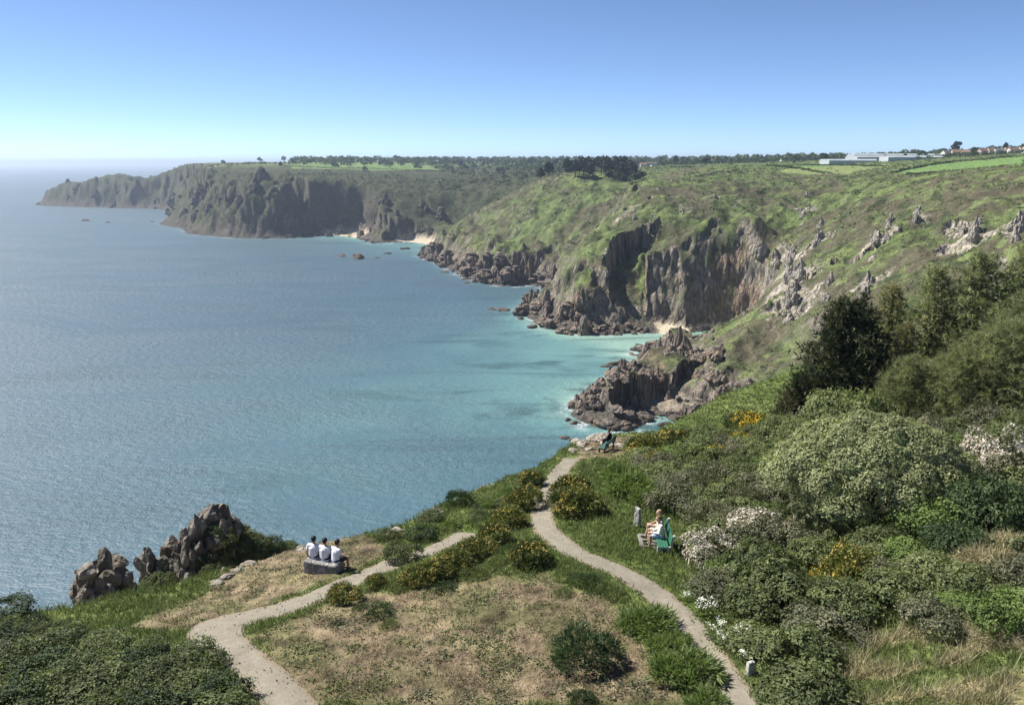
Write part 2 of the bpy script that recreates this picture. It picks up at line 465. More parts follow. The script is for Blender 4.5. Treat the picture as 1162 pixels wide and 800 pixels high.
def terrain(name, r0, r1, step, fine, label, near, crag):
    azs = az_list(fine)
    X, Y, rr = build_grid(r0, r1, azs, step)
    sh = X.shape
    x, y = X.ravel(), Y.ravel()
    zn = np.full(x.shape, -50.); dn = np.full(x.shape, -99.)
    if near:
        zn, dn = near_height(x, y)
    zf = np.full(x.shape, -50.); df = np.full(x.shape, -200.); kf = np.ones(x.shape); ex = np.zeros(x.shape)
    if r1 > 120:
        m = np.hypot(x, y) > 110
        a, b, c, e = far_height(x[m], y[m]); zf[m] = a; df[m] = b; kf[m] = c; ex[m] = e
    z = np.maximum(zn, zf); isn = zn >= zf
    pa = poly_dist(pathA, x, y) if near else None
    if near:
        pb = poly_dist(pathB, x, y)
        pin = np.minimum(pa - HALF_A, pb - half_b(x, y))
        z = z - .07 * sstep(.02, -.06, pin)
    Z = z.reshape(sh)
    # slope + normal
    dr = np.gradient(rr)[None, :]
    gr = np.gradient(Z, axis=1) / dr
    ga = np.gradient(Z, axis=0) / (np.gradient(azs)[:, None] * rr[None, :])
    slope = np.sqrt(gr * gr + ga * ga).ravel()
    az = np.repeat(azs, len(rr))
    gx = gr.ravel() * np.sin(az) + ga.ravel() * np.cos(az)
    gy = gr.ravel() * np.cos(az) - ga.ravel() * np.sin(az)
    nl = np.sqrt(1 + gx * gx + gy * gy)
    nx, ny, nz = -gx / nl, -gy / nl, 1 / nl
    n1 = fbm2(x / 22., y / 22., 4, 201); n2 = fbm2(x / 6., y / 6., 3, 211); n3 = fbm2(x / 90., y / 90., 3, 221)
    # rock mask
    rock = sstep(1.12, 1.5, slope + .35 * n2 + .2 * n1 - .45 * sstep(800, 950, np.hypot(x, y)))
    rock = np.maximum(rock, sstep(20, 6, z + 9 * n1 + 5 * n2 + 3 * sstep(800, 950, np.hypot(x, y))) * sstep(.35, .8, slope + .3 * n2) * (~isn))
    rock = np.maximum(rock, sstep(6, 3, z + 2.5 * n2) * (kf > .25) * (~isn))
    veg_ = fbm2(x / 7., y / 7., 4, 281) + .5 * n1 - .35 * np.clip(slope - 1.8, -1, 1.5)
    rock = rock * (1 - .85 * sstep(-.12, .22, veg_) * sstep(9, 22, z) * (~isn))
    rock = rock * (1 - .55 * sstep(18, 40, z) * sstep(850, 950, np.hypot(x, y)))
    pale = np.zeros(x.shape)
    if not near or r1 > 200:
        for q in OUT_W:
            dd = np.hypot(x - q[0], y - q[1]) / q[2]
            mm = sstep(1.15, .55, dd + .65 * n2 + .5 * n1) * q[3]
            pale = np.maximum(pale, mm)
        rock = np.maximum(rock, sstep(.45, .75, pale + .5 * n2 + .35 * fbm2(x / 2.2, y / 2.2, 2, 271)))
    # displacement of rock faces
    if crag > 0:
        big = sstep(800, 900, np.hypot(x, y)) if not near else 0.0
        big = big * (np.abs(fbm3(x / 28., y / 28., z / 30., 4, 303)) * 2 - .6) * 9
        c3 = np.abs(fbm3(x / 9., y / 9., z / 16., 4, 301)); c4 = fbm3(x / 3., y / 3., z / 4.5, 3, 311)
        strat = noise2((x * .8 + y * .6) / 2.2 + 1.5 * n2, z / 40., 321)
        disp = rock * (big + (c3 * 2 - .6) * 3.2 + c4 * 1.5 + strat * 1.0) * crag
        disp = disp * sstep(.5, 5, z)
        veg = (1 - rock) * (.35 * np.abs(noise2(x / 2.1, y / 2.1, 331)) + .5 * np.abs(noise2(x / 4.7, y / 4.7, 337))) * sstep(1, 4, z) * (~isn)
        dx, dy, dz_ = nx * disp, ny * disp, nz * disp * .6 + veg
    else:
        dx = dy = dz_ = np.zeros(x.shape)
    # albedo
    lush = sstep(-.25, .35, n3 * .7 + n1 * .7)
    alb = lerp(np.broadcast_to(C_heath, (len(x), 3)), C_grass, lush)
    alb = lerp(alb, np.broadcast_to(C_grass2, alb.shape), sstep(.1, .5, n2 * .6 + n1 * .6 + .1))
    alb = lerp(alb, np.broadcast_to(C_scrub, alb.shape), sstep(.12, .42, fbm2(x / 9., y / 9., 4, 231) + .25 * fbm2(x / 40., y / 40., 2, 233)))
    flat = sstep(.22, .12, slope) * sstep(74, 82, z)
    alb = lerp(alb, np.broadcast_to(np.array([.10, .135, .05]), alb.shape), flat * .8)
    # the bay behind is darker scrub
    rr_ = np.hypot(x, y)
    far = sstep(850, 980, rr_) * sstep(89, 80, z)
    alb = lerp(alb, lerp(np.broadcast_to(C_scrub * .8, alb.shape), C_heath * .65, sstep(-.1, .4, n1)), far * .85)
    rc = lerp(np.broadcast_to(C_rock, alb.shape), C_darkrock, sstep(9, 2, z + 3 * n2))
    rust = sstep(.05, .4, fbm2(x / 30., y / 30., 3, 241) + .2 * n2) * sstep(2, 7, z) * sstep(60, 40, z)
    rc = lerp(rc, np.broadcast_to(C_rust, rc.shape), rust * .5)
    rc = lerp(rc, np.broadcast_to(C_pale, rc.shape), np.clip(pale * 1.2, 0, 1) * .9)
    rc = lerp(rc, np.broadcast_to(C_darkrock * .9, rc.shape), far * .75)
    rc = lerp(rc, np.broadcast_to(C_grass * 1.0, rc.shape), sstep(.15, .4, n2 * .7 + fbm2(x / 2.5, y / 2.5, 2, 251) * .6 + .1 * nz) * .55 * sstep(8, 16, z))
    alb = lerp(alb, rc, rock)
    for P, c in FIELD_W:
        m = np.abs(rr_) > 500
        d = np.full(x.shape, -1.); 
        if m.any(): d[m] = sdist(P, x[m], y[m])
        alb = lerp(alb, np.broadcast_to(np.array(c), alb.shape), sstep(-1, 1.5, d))
    sand = sstep(.36, .22, kf) * sstep(4.2, 2.6, z + 1.2 * n2 - 2.5 * sstep(700, 850, np.hypot(x, y))) * (~isn)
    alb = lerp(alb, np.broadcast_to(C_sand, alb.shape), sand)
    rock = rock * (1 - sand)
    if near:
        g = lerp(np.broadcast_to(np.array([.075, .105, .028]), alb.shape), np.array([.11, .135, .042]), sstep(-.3, .35, n2))
        dry = np.zeros(x.shape)
        nn = fbm2(x / 1.6, y / 1.6, 3, 261)
        for P in DRY:
            dry = np.maximum(dry, sstep(-.5, .5, sdist(P, x, y) + .55 * nn + .3 * n2))
        st = sstep(-.8, .5, sdist(STRAW, x, y) + .5 * nn)
        soil = lerp(np.broadcast_to(C_soil, alb.shape), np.array([.145, .122, .068]), sstep(-.25, .3, nn))
        soil = lerp(soil, np.broadcast_to(np.array([.115, .118, .05]), alb.shape), sstep(.18, .5, fbm2(x / 2.6, y / 2.6, 3, 263) + .2 * nn) * .6)
        g = lerp(g, soil, dry)
        straw = lerp(np.broadcast_to(np.array([.10, .125, .04]), alb.shape), np.array([.27, .225, .12]), sstep(-.15, .3, fbm2(x / 2.2, y / 1.0, 3, 265)))
        g = lerp(g, straw, st)
        g = lerp(g, np.broadcast_to(C_rock * 1.15, alb.shape), rock)
        alb = np.where(isn[:, None], g, alb)
    keep = (np.maximum.reduce([Z[:-1, :-1], Z[1:, :-1], Z[:-1, 1:], Z[1:, 1:]]) > -4)
    n = len(rr)
    I = np.arange(sh[0] - 1)[:, None] * n + np.arange(n - 1)[None, :]
    f = np.stack([I, I + n, I + n + 1, I + 1], -1)[keep]
    used = np.zeros(len(x), bool); used[f.ravel()] = True
    idx = np.cumsum(used) - 1
    v = np.stack([x + dx, y + dy, z + dz_], 1)[used]
    me = mesh_np(name, v, [idx[f]], [M_terrain], True, {'alb': ('POINT', alb[used]), 'rock': ('POINT', rock[used])})
    o = link(name, me)
    tag(o, label, 'terrain', kind='structure')
    return o

def mat_terrain():
    t = NT('terrain')
    p = t.pos()
    alb = t.attr('alb', 'Color'); rock = t.attr('rock')
    nf = t.noise(1.3, 6, .65, p); nm = t.noise(.22, 5, .6, p)
    vfac = t.mrange(nf, .3, .7, .35, 1.75); vfac2 = t.mrange(nm, .3, .7, .75, 1.3)
    k = t.math('MULTIPLY', vfac, vfac2)
    comb = t.add('ShaderNodeCombineColor')
    for i in range(3): t.L(k, comb.inputs[i])
    c = t.mix(1.0, alb, comb.outputs[0], 'MULTIPLY')
    # rock streaks, stretched down the face
    st = t.noise(.9, 6, .7, t.mapping(p, (1, 1, .22)), .6)
    rcol = t.ramp(st, [(.28, (.22, .21, .20)), (.46, (.85, .83, .8)), (.68, (1.7, 1.62, 1.5))])
    c = t.mix(rock, c, t.mix(1.0, alb, rcol, 'MULTIPLY'))
    vor = t.add('ShaderNodeTexVoronoi', feature='DISTANCE_TO_EDGE'); vor.inputs['Scale'].default_value = .45
    t.L(t.mapping(p, (1, 1, .35)), vor.inputs['Vector'])
    cell = t.add('ShaderNodeTexVoronoi', feature='F1'); cell.inputs['Scale'].default_value = .42
    wob = t.add('ShaderNodeVectorMath', operation='ADD'); t.L(t.mapping(p, (1, 1, .45)), wob.inputs[0]); t.L(t.noise(.5, 3, .6, p, o='Color'), wob.inputs[1]); t.L(wob.outputs[0], cell.inputs['Vector'])
    sepc = t.add('ShaderNodeSeparateColor'); t.L(cell.outputs['Color'], sepc.inputs[0])
    kk = t.mrange(sepc.outputs[0], 0, 1, .68, 1.3); kc = t.add('ShaderNodeCombineColor')
    for i in range(3): t.L(kk, kc.inputs[i])
    c = t.mix(rock, c, t.mix(1.0, c, kc.outputs[0], 'MULTIPLY'))
    hr = t.math('ADD', t.math('ADD', t.math('MULTIPLY', t.math('MINIMUM', vor.outputs[0], .25), 1.6), st), t.math('MULTIPLY', sepc.outputs[1], .55))
    b1 = t.bump(t.math('MULTIPLY', hr, rock), .9, 1.2)
    b2 = t.bump(t.math('MULTIPLY', nf, t.math('SUBTRACT', 1.0, rock)), .8, .6, b1)
    return t.done(t.principled(c, .92, .12, b2))

OUT_W = []
for px, py, rad, st in OUTCROPS:
    h = hit(px, py, 120)
    if h: OUT_W.append((h.x, h.y, rad, st))
FIELD_W = [(np.array([at(a, b, r=r)[:2] for a, b, r in P]), c) for P, c in FIELDS]
M_terrain = mat_terrain()
terrain('ground', 9, 118, .0058, R(.085), 'grassy clifftop headland with dry heath and green turf below the viewpoint', True, .35)
terrain('hillside', 117.5, 840, .0026, R(.085), 'green hillside with rocky cliffs falling to the sea round the near coves', True, 1.0)
terrain('far_hill', 838, 4200, .0040, R(.1), 'distant headland and farmed plateau across the bay', False, 1.0)
print('terrain', time.time() - T0)

# ------------------------------------------------------------------ sea
def mat_sea():
    t = NT('sea_water')
    p = t.pos()
    sh = t.attr('shallow')
    big = t.noise(.012, 4, .6, p, .4)
    base = t.ramp(sh, [(0, (.036, .078, .108)), (.35, (.048, .108, .134)), (.7, (.092, .20, .20)), (1, (.20, .32, .27))])
    patch = t.noise(.02, 4, .55, t.mapping(p, (1, 2.2, 1)), .8)
    base = t.mix(t.math('MULTIPLY', t.mrange(patch, .55, .66), t.mrange(sh, .18, .5, .0, .85)), base, (.034, .085, .092))
    lane = t.noise(.011, 5, .6, t.mapping(p, (.55, 2.6, 1)), 1.5)
    base = t.mix(t.mrange(lane, .54, .66, 0, .5), base, (.022, .055, .07))
    n1 = t.noise(1.2, 3, .6, t.mapping(p, (1, 1.5, 1)), .3); n2 = t.noise(.3, 3, .5, t.mapping(p, (1, 1.8, 1)))
    n3 = t.noise(4.0, 2, .5, p)
    wind = t.mrange(t.noise(.006, 4, .6, t.mapping(p, (1, 2.5, 1)), 1.2), .35, .65, .5, 1.3)
    h = t.math('ADD', t.math('ADD', t.math('MULTIPLY', n1, 1.0), t.math('MULTIPLY', n2, 2.0)), t.math('MULTIPLY', n3, .22))
    h = t.math('MULTIPLY', h, wind)
    b = t.bump(h, 1.0, .38)
    fo = t.math('MULTIPLY', t.attr('foam'), t.mrange(t.noise(.9, 4, .7, p), .42, .6))
    base = t.mix(fo, base, (.6, .63, .64))
    pr = t.add('ShaderNodeBsdfPrincipled')
    t.L(base, pr.inputs['Base Color']); pr.inputs['Roughness'].default_value = .5
    pr.inputs['IOR'].default_value = 1.33; pr.inputs['Specular IOR Level'].default_value = .85; t.L(b, pr.inputs['Normal'])
    return t.done(pr.outputs[0])

def sea():
    azs = np.concatenate([np.arange(R(-70), R(-36), R(2)), np.arange(R(-36), R(36), R(.2)), np.arange(R(36), R(71), R(2))])
    rr = np.concatenate([[20], 60 * np.exp(np.arange(0, math.log(3000/60), .007)), [3600, 5000, 8000, 14000, 26000]])
    A, RR = np.meshgrid(azs, rr, indexing='ij')
    x, y = (np.sin(A) * RR).ravel(), (np.cos(A) * RR).ravel()
    d, k = sdist(coast, x, y, coast_k)
    # sandy shallows lie off the beaches
    s = np.zeros(x.shape)
    for (bx, by, rad, amp) in [(*at(748,378,z=0)[:2], 120, 1.0), (*at(690,395,z=0)[:2], 95, .75), (*at(490,279,z=0)[:2], 110, .6), (*at(395,270,z=0)[:2], 80, .6), (*at(755,478,z=0)[:2], 45, .55), (*at(640,440,z=0)[:2], 130, .62), (*at(560,470,z=0)[:2], 150, .42),(*at(620,400,z=0)[:2], 110, .5)]:
        q = np.hypot(x - bx, y - by) / rad
        s = np.maximum(s, amp * np.exp(-q * q * 1.3))
    s = s + .12 * fbm2(x / 45., y / 45., 3, 401) * sstep(.05, .3, s)
    s = np.clip(s + .25 * sstep(-25, -2, d) * (rr.max() > 0) * sstep(1600, 900, np.hypot(x, y)), 0, 1)
    wx = 5.5 * fbm2(x / 34.0, y / 34.0, 4, 31); wy = 5.5 * fbm2(x / 34.0 + 40, y / 34.0, 4, 37)
    dw = sdist(coast, x + wx, y + wy)
    foam = sstep(-9, -1, dw) * sstep(-.05, .35, fbm2(x / 9., y / 9., 3, 411)) * sstep(.25, .8, k) * sstep(1700, 700, np.hypot(x, y))
    n = len(rr)
    I = np.arange(len(azs) - 1)[:, None] * n + np.arange(n - 1)[None, :]
    f = np.stack([I, I + n, I + n + 1, I + 1], -1).reshape(-1, 4)
    me = mesh_np('sea', np.stack([x, y, np.zeros_like(x)], 1), [f], [mat_sea()], True, {'shallow': ('POINT', s), 'foam': ('POINT', foam)})
    tag(link('sea', me), 'blue green sea filling the bay and reaching to the horizon', 'sea', kind='structure')
sea()

# ------------------------------------------------------------------ materials for plants, rock and objects
def mat_leaf(name, stops, transl=.25, rough=.6, spec=.25, hue=.12):
    t = NT(name)
    ti = t.attr('tint')
    oi = t.add('ShaderNodeObjectInfo')
    f = t.math('ADD', ti, t.math('MULTIPLY', t.math('SUBTRACT', oi.outputs['Random'], .5), hue * 2), clamp=True)
    c = t.ramp(f, stops)
    n = t.noise(.9, 3, .6, t.pos())
    k = t.mrange(n, .3, .7, .8, 1.2)
    cc = t.add('ShaderNodeCombineColor')
    for i in range(3): t.L(k, cc.inputs[i])
    c = t.mix(1, c, cc.outputs[0], 'MULTIPLY')
    pr = t.principled(c, rough, spec)
    tr = t.add('ShaderNodeBsdfTranslucent'); t.L(t.mix(1, c, (1.1, 1.25, .6), 'MULTIPLY'), tr.inputs[0])
    mx = t.add('ShaderNodeMixShader'); mx.inputs[0].default_value = transl
    t.L(pr, mx.inputs[1]); t.L(tr.outputs[0], mx.inputs[2])
    return t.done(mx.outputs[0])

def mat_plain(name, c, rough=.7, spec=.3, var=.25, scale=6., bump=.0, metal=0):
    t = NT(name)
    n = t.noise(scale, 4, .6, t.obj())
    c2 = tuple(min(1, q * (1 + var)) for q in c); c1 = tuple(q * (1 - var) for q in c)
    base = t.ramp(n, [(.3, c1), (.7, c2)])
    return t.done(t.principled(base, rough, spec, t.bump(n, bump, .02) if bump else None, metal))

def mat_rock(name, c, scale, pale=(.42,.40,.36), lichen=.35, warm=(.30,.20,.12), warmth=.3, strata=.35):
    t = NT(name)
    p = t.pos()
    n1 = t.noise(scale, 6, .65, t.mapping(p, (1, 1, strata)), .5)
    n2 = t.noise(scale * .33, 4, .6, p); n3 = t.noise(scale * 3.5, 4, .7, p)
    base = t.ramp(n1, [(.28, tuple(q * .42 for q in c)), (.48, c), (.72, tuple(min(1, q * 1.6) for q in c))])
    base = t.mix(t.math('MULTIPLY', t.mrange(n2, .45, .68), warmth), base, warm)
    base = t.mix(t.math('MULTIPLY', t.mrange(n3, .52, .66), lichen), base, pale)
    vor = t.add('ShaderNodeTexVoronoi', feature='DISTANCE_TO_EDGE'); vor.inputs['Scale'].default_value = scale * .6
    t.L(t.mapping(p, (1, 1, .5)), vor.inputs['Vector'])
    cell = t.add('ShaderNodeTexVoronoi', feature='F1'); cell.inputs['Scale'].default_value = scale * .8; t.L(t.mapping(p, (1, 1, .55)), cell.inputs['Vector'])
    sepc = t.add('ShaderNodeSeparateColor'); t.L(cell.outputs['Color'], sepc.inputs[0])
    kk = t.mrange(sepc.outputs[0], 0, 1, .72, 1.25); kc = t.add('ShaderNodeCombineColor')
    for i in range(3): t.L(kk, kc.inputs[i])
    base = t.mix(1.0, base, kc.outputs[0], 'MULTIPLY')
    h = t.math('ADD', t.math('ADD', n1, t.math('MULTIPLY', n3, .3)), t.math('ADD', t.math('MULTIPLY', t.math('MINIMUM', vor.outputs[0], .2), 2.5), t.math('MULTIPLY', sepc.outputs[1], .5)))
    return t.done(t.principled(base, .9, .15, t.bump(h, .8, .6 / scale)))

M = {}
M['gorse'] = mat_leaf('gorse_leaf', [(0, (0.042,0.057,0.019)), (.5, (0.085,0.104,0.030)), (.8, (0.162,0.162,0.042)), (1, (0.228,0.209,0.057))], 0.25)
M['yellow'] = mat_leaf('gorse_flower', [(0, (.40,.27,.02)), (.6, (.55,.39,.03)), (1, (.64,.48,.05))], .15)
M['brownfl'] = mat_leaf('fading_flower', [(0, (.17,.135,.035)), (.6, (.29,.225,.05)), (1, (.42,.33,.06))], .15)
M['brightyellow'] = mat_leaf('bright_flower', [(0, (.55,.36,.015)), (1, (.72,.52,.02))], .1)
M['scrub'] = mat_leaf('scrub_leaf', [(0, (0.058,0.072,0.031)), (.45, (0.114,0.138,0.057)), (.8, (0.189,0.215,0.094)), (1, (0.273,0.293,0.143))], 0.35)
M['fresh'] = mat_leaf('fresh_leaf', [(0, (.07,.105,.028)), (.5, (.125,.18,.05)), (1, (.21,.27,.085))], .3)
M['twig'] = mat_leaf('grey_green_leaf', [(0, (0.070,0.074,0.044)), (.5, (0.131,0.137,0.079)), (.8, (0.201,0.193,0.123)), (1, (0.280,0.254,0.175))], 0.25)
M['dome'] = mat_leaf('silvery_leaf', [(0, (0.142,0.159,0.078)), (.5, (0.257,0.277,0.135)), (1, (0.405,0.419,0.230))], .25)
M['darkleaf'] = mat_leaf('dark_leaf', [(0, (0.025,0.042,0.019)), (.6, (0.053,0.084,0.032)), (1, (0.116,0.158,0.059))], 0.25)
M['white'] = mat_leaf('blossom', [(0, (0.330,0.275,0.231)), (.5, (0.495,0.429,0.374)), (1, (0.682,0.638,0.572))], .2)
M['whitefl'] = mat_leaf('white_flower', [(0, (.66,.66,.58)), (1, (.85,.85,.78))], .2)
M['bracken'] = mat_leaf('bracken', [(0, (0.077,0.110,0.033)), (.5, (0.127,0.176,0.055)), (1, (0.204,0.248,0.088))], 0.4)
M['straw'] = mat_leaf('dry_stalk', [(0, (.22,.18,.105)), (.5, (.36,.31,.19)), (1, (.46,.41,.27))], .25)
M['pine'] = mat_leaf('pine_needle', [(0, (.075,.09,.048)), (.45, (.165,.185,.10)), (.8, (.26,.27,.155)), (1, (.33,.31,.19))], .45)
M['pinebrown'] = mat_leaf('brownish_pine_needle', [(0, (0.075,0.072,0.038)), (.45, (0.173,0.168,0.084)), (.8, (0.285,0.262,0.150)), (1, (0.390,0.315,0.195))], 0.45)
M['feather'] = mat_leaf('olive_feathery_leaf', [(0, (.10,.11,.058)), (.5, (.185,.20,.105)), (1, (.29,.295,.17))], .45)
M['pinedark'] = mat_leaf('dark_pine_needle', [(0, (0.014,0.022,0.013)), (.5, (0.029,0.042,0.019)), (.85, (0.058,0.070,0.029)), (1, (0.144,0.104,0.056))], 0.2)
M['fartree'] = mat_leaf('tree_leaf', [(0, (0.025,0.042,0.017)), (.5, (0.050,0.077,0.028)), (1, (0.098,0.133,0.049))], .15, hue=.3)
M['fardark'] = mat_leaf('conifer_leaf', [(0, (0.010,0.017,0.010)), (1, (0.026,0.041,0.019))], .08)
M['bark'] = mat_plain('bark', (.10,.075,.055), .9, .1, .4, 9, .6)
M['stem'] = mat_plain('stem', (.085,.065,.045), .9, .1, .4, 12, .3)
M['cliffrock'] = mat_rock('cliff_rock', (.15,.125,.105), .55, warmth=.45, lichen=.25)
M['wetrock'] = mat_rock('sea_rock', (.085,.072,.062), .6, warmth=.3, lichen=.12)
M['farrock'] = mat_rock('headland_rock', (.075,.07,.06), .12, pale=(.07,.085,.04), warmth=.2, lichen=.5)
M['palerock'] = mat_rock('pale_rock', (.27,.245,.21), .9, pale=(.46,.42,.36), warmth=.2, lichen=.5)
M['nearrock'] = mat_rock('weathered_rock', (.155,.14,.115), 3.0, warmth=.2, lichen=.4)
M['nearpale'] = mat_rock('pale_ledge', (.27,.24,.20), 3.0, warmth=.25, lichen=.4)
M['granite'] = mat_rock('granite', (.23,.225,.22), 9, pale=(.40,.39,.37), warmth=.08, lichen=.4, strata=1)
M['markerstone'] = mat_rock('marker_granite', (.36,.35,.325), 11, pale=(.55,.54,.5), warmth=.1, lichen=.4, strata=1)
def mat_path():
    t = NT('path'); p = t.pos()
    n = t.noise(.8, 4, .6, p); f = t.noise(30, 4, .75, p)
    c = t.ramp(n, [(.3, (.18,.16,.122)), (.5, (.228,.205,.16)), (.7, (.27,.243,.192))])
    c = t.mix(t.math('MULTIPLY', t.mrange(f, .4, .68), .6), c, (.13,.115,.09))
    g = t.noise(3.5, 5, .7, p); c = t.mix(t.math('MULTIPLY', t.mrange(g, .5, .7), .4), c, (.33,.30,.26))
    e = t.attr('edge')
    c = t.mix(t.math('MULTIPLY', t.mrange(t.math('ADD', e, t.math('MULTIPLY', n, .8)), 1.05, 1.4), .7), c, (.20,.15,.09))
    return t.done(t.principled(c, .95, .1, t.bump(f, .5, .02)))
M['path'] = mat_path()

# ------------------------------------------------------------------ paths
def build_path(name, P, half, label, flare=None):
    # arc-length resample
    seg = np.hypot(*np.diff(P, axis=0).T); s = np.concatenate([[0], np.cumsum(seg)])
    q = np.arange(0, s[-1], .22); X = np.interp(q, s, P[:, 0]); Y = np.interp(q, s, P[:, 1])
    tx, ty = np.gradient(X), np.gradient(Y); l = np.hypot(tx, ty); tx /= l; ty /= l
    offs = np.linspace(-1, 1, 9)
    rows = []; ed = []
    for k, o in enumerate(offs):
        hw = half(X, Y) if callable(half) else half
        wv = hw * o * (1 + (.12 * noise2(q / 1.3, np.full_like(q, o * 3 + 9), 55) + .12 * noise2(q / .35, np.full_like(q, o * 3 + 5), 56)) * abs(o))
        x, y = X - ty * wv, Y + tx * wv
        rows.append(np.stack([x, y, np.zeros_like(x)], 1)); ed.append(np.full(len(q), abs(o)))
    V = np.stack(rows, 0)
    zc = near_rbf_height(X, Y)
    # smooth cross-section from true terrain heights
    for k in range(9):
        V[k, :, 2] = near_rbf_height(V[k, :, 0], V[k, :, 1]) - .012 - .02 * (abs(offs[k]) > .95)
    n = len(q)
    I = np.arange(8)[:, None] * n + np.arange(n - 1)[None]
    f = np.stack([I, I + n, I + n + 1, I + 1], -1).reshape(-1, 4)[:, ::-1]
    me = mesh_np(name, V.reshape(-1, 3), [f], [M['path']], True, {'edge': ('POINT', np.concatenate(ed))})
    tag(link(name, me), label, 'path', kind='structure')
def near_rbf_height(x, y): return near_height(np.asarray(x, float), np.asarray(y, float))[0]
build_path('path', pathA, HALF_A, 'pale gravel footpath curving up past the green bench to the point')
build_path('path', pathB, half_b, 'pale gravel footpath bending past the stone block towards the gorse')
# worn corner where the left path turns, and the slab under the bench
def patch(name, pxs, label, mat, up=-.006, ):
    P = world_poly(pxs); c = P.mean(0)
    P = np.array([p for i in range(len(P)) for p in (P[i], (P[i] + P[(i+1) % len(P)]) / 2)])
    rings = [np.array([c])] + [c + (P - c) * k for k in (.33, .66, 1.0)]
    v = np.concatenate(rings); z = near_rbf_height(v[:, 0], v[:, 1]) + up
    n = len(P); f3 = [(0, 1 + i, 1 + (i + 1) % n) for i in range(n)]
    f4 = [(1 + k*n + i, 1 + (k+1)*n + i, 1 + (k+1)*n + (i+1) % n, 1 + k*n + (i+1) % n) for k in range(2) for i in range(n)]
    me = mesh_np(name, np.c_[v, z], [np.array(f3), np.array(f4)], [mat], True, {'edge': ('POINT', np.zeros(len(v)))})
    me.flip_normals() if False else None
    tag(link(name, me), label, 'path', kind='structure')

# ------------------------------------------------------------------ leaf clouds
def unit(a): return a / (np.linalg.norm(a, axis=1, keepdims=True) + 1e-9)

def leaves_at(rng, P, N, size, aspect=.55, jitter=.7, spike=False, sizevar=.4):
    """one leaf-shaped face per point; returns verts, faces"""
    n = len(P)
    N = unit(N + jitter * rng.normal(size=(n, 3)))
    A = unit(np.cross(N, rng.normal(size=(n, 3))))
    B = np.cross(N, A)
    s = (size * (1 + sizevar * rng.uniform(-1, 1, n)))[:, None]
    if spike:       # slim pointed sprig that grows outward along N
        a = P - A * s * aspect * .5; b = P + A * s * aspect * .5; c = P + N * s
        v = np.stack([a, b, c], 1).reshape(-1, 3); return v, np.arange(3 * n).reshape(-1, 3)
    a = P - A * s * .5; c = P + A * s * .5
    b = P + B * s * aspect * .5 + N * s * .12; d = P - B * s * aspect * .5 + N * s * .12
    v = np.stack([a, b, c, d], 1).reshape(-1, 3); return v, np.arange(4 * n).reshape(-1, 4)

def cloud_points(rng, lobes, n, lump=.28, lumpscale=3.0, depth=.22, zmin=.02, keep=.0, seed=0):
    L = np.array(lobes, float)
    area = (L[:, 3] * L[:, 4] + L[:, 3] * L[:, 5] + L[:, 4] * L[:, 5])
    w = rng.choice(len(L), n, p=area / area.sum())
    d = unit(rng.normal(size=(n, 3))); d[:, 2] = np.where(d[:, 2] < -.25, -d[:, 2], d[:, 2])
    c, r = L[w, :3], L[w, 3:6]
    k = 1 + lump * noise3(d[:, 0] * lumpscale + w * 7.1, d[:, 1] * lumpscale, d[:, 2] * lumpscale + w, seed)
    k *= 1 - np.abs(rng.normal(size=n)) * depth
    P = c + d * r * k[:, None]
    ok = P[:, 2] > zmin
    inside = np.zeros(n, bool)
    for i in range(len(L)):
        q = ((P - L[i, :3]) / L[i, 3:6]); inside |= ((q * q).sum(1) < .5) & (w != i)
    ok &= ~inside
    if keep > 0:
        g = noise3(P[:, 0] * 2.2, P[:, 1] * 2.2, P[:, 2] * 2.2, seed + 5)
        ok &= g > -1 + keep
    return P[ok], unit(d / r)[ok]

def tint_of(rng, P, scale, seed, base=.5, amp=.33, jit=.16):
    return np.clip(base + amp * fbm3(P[:, 0] / scale, P[:, 1] / scale, P[:, 2] / scale, 2, seed) * 1.6 + jit * rng.normal(size=len(P)), 0, 1)

def stems_mesh(rng, n, h, spread, rad):
    vs, fs = [], []
    for i in range(n):
        a = rng.uniform(0, 6.28); tip = np.array([math.cos(a) * spread * rng.uniform(.3, 1), math.sin(a) * spread * rng.uniform(.3, 1), h * rng.uniform(.6, .95)])
        base = np.array([math.cos(a) * spread * .12, math.sin(a) * spread * .12, -.12])
        mid = (base + tip) / 2 + np.array([0, 0, .12 * h])
        pts = [base, mid, tip]; rr = [rad, rad * .65, rad * .2]
        b0 = sum(len(q) for q in vs)
        for p, q in zip(pts, rr):
            vs.append(np.array([[p[0] + q * math.cos(t), p[1] + q * math.sin(t), p[2]] for t in np.arange(5) * 2 * math.pi / 5]))
        for k in range(2):
            for j in range(5):
                fs.append((b0 + k*5 + j, b0 + k*5 + (j+1) % 5, b0 + k*5+5 + (j+1) % 5, b0 + k*5+5 + j))
    return np.concatenate(vs), np.array(fs)

def lobes_for(rng, rad, h, n, lo=.38, hi=.6):
    out = [(0, 0, h * .42, rad * .62, rad * .62, h * .55)]
    for i in range(n):
        a = i * 2.4 + rng.uniform(-.4, .4); q = rad * rng.uniform(.35, .68); s = rad * rng.uniform(lo, hi)
        z = h * rng.uniform(.22, .6) * (1 - .35 * q / rad)
        out.append((math.cos(a) * q, math.sin(a) * q, z, s, s, min(h * .45, s * rng.uniform(.75, 1.1))))
    return out

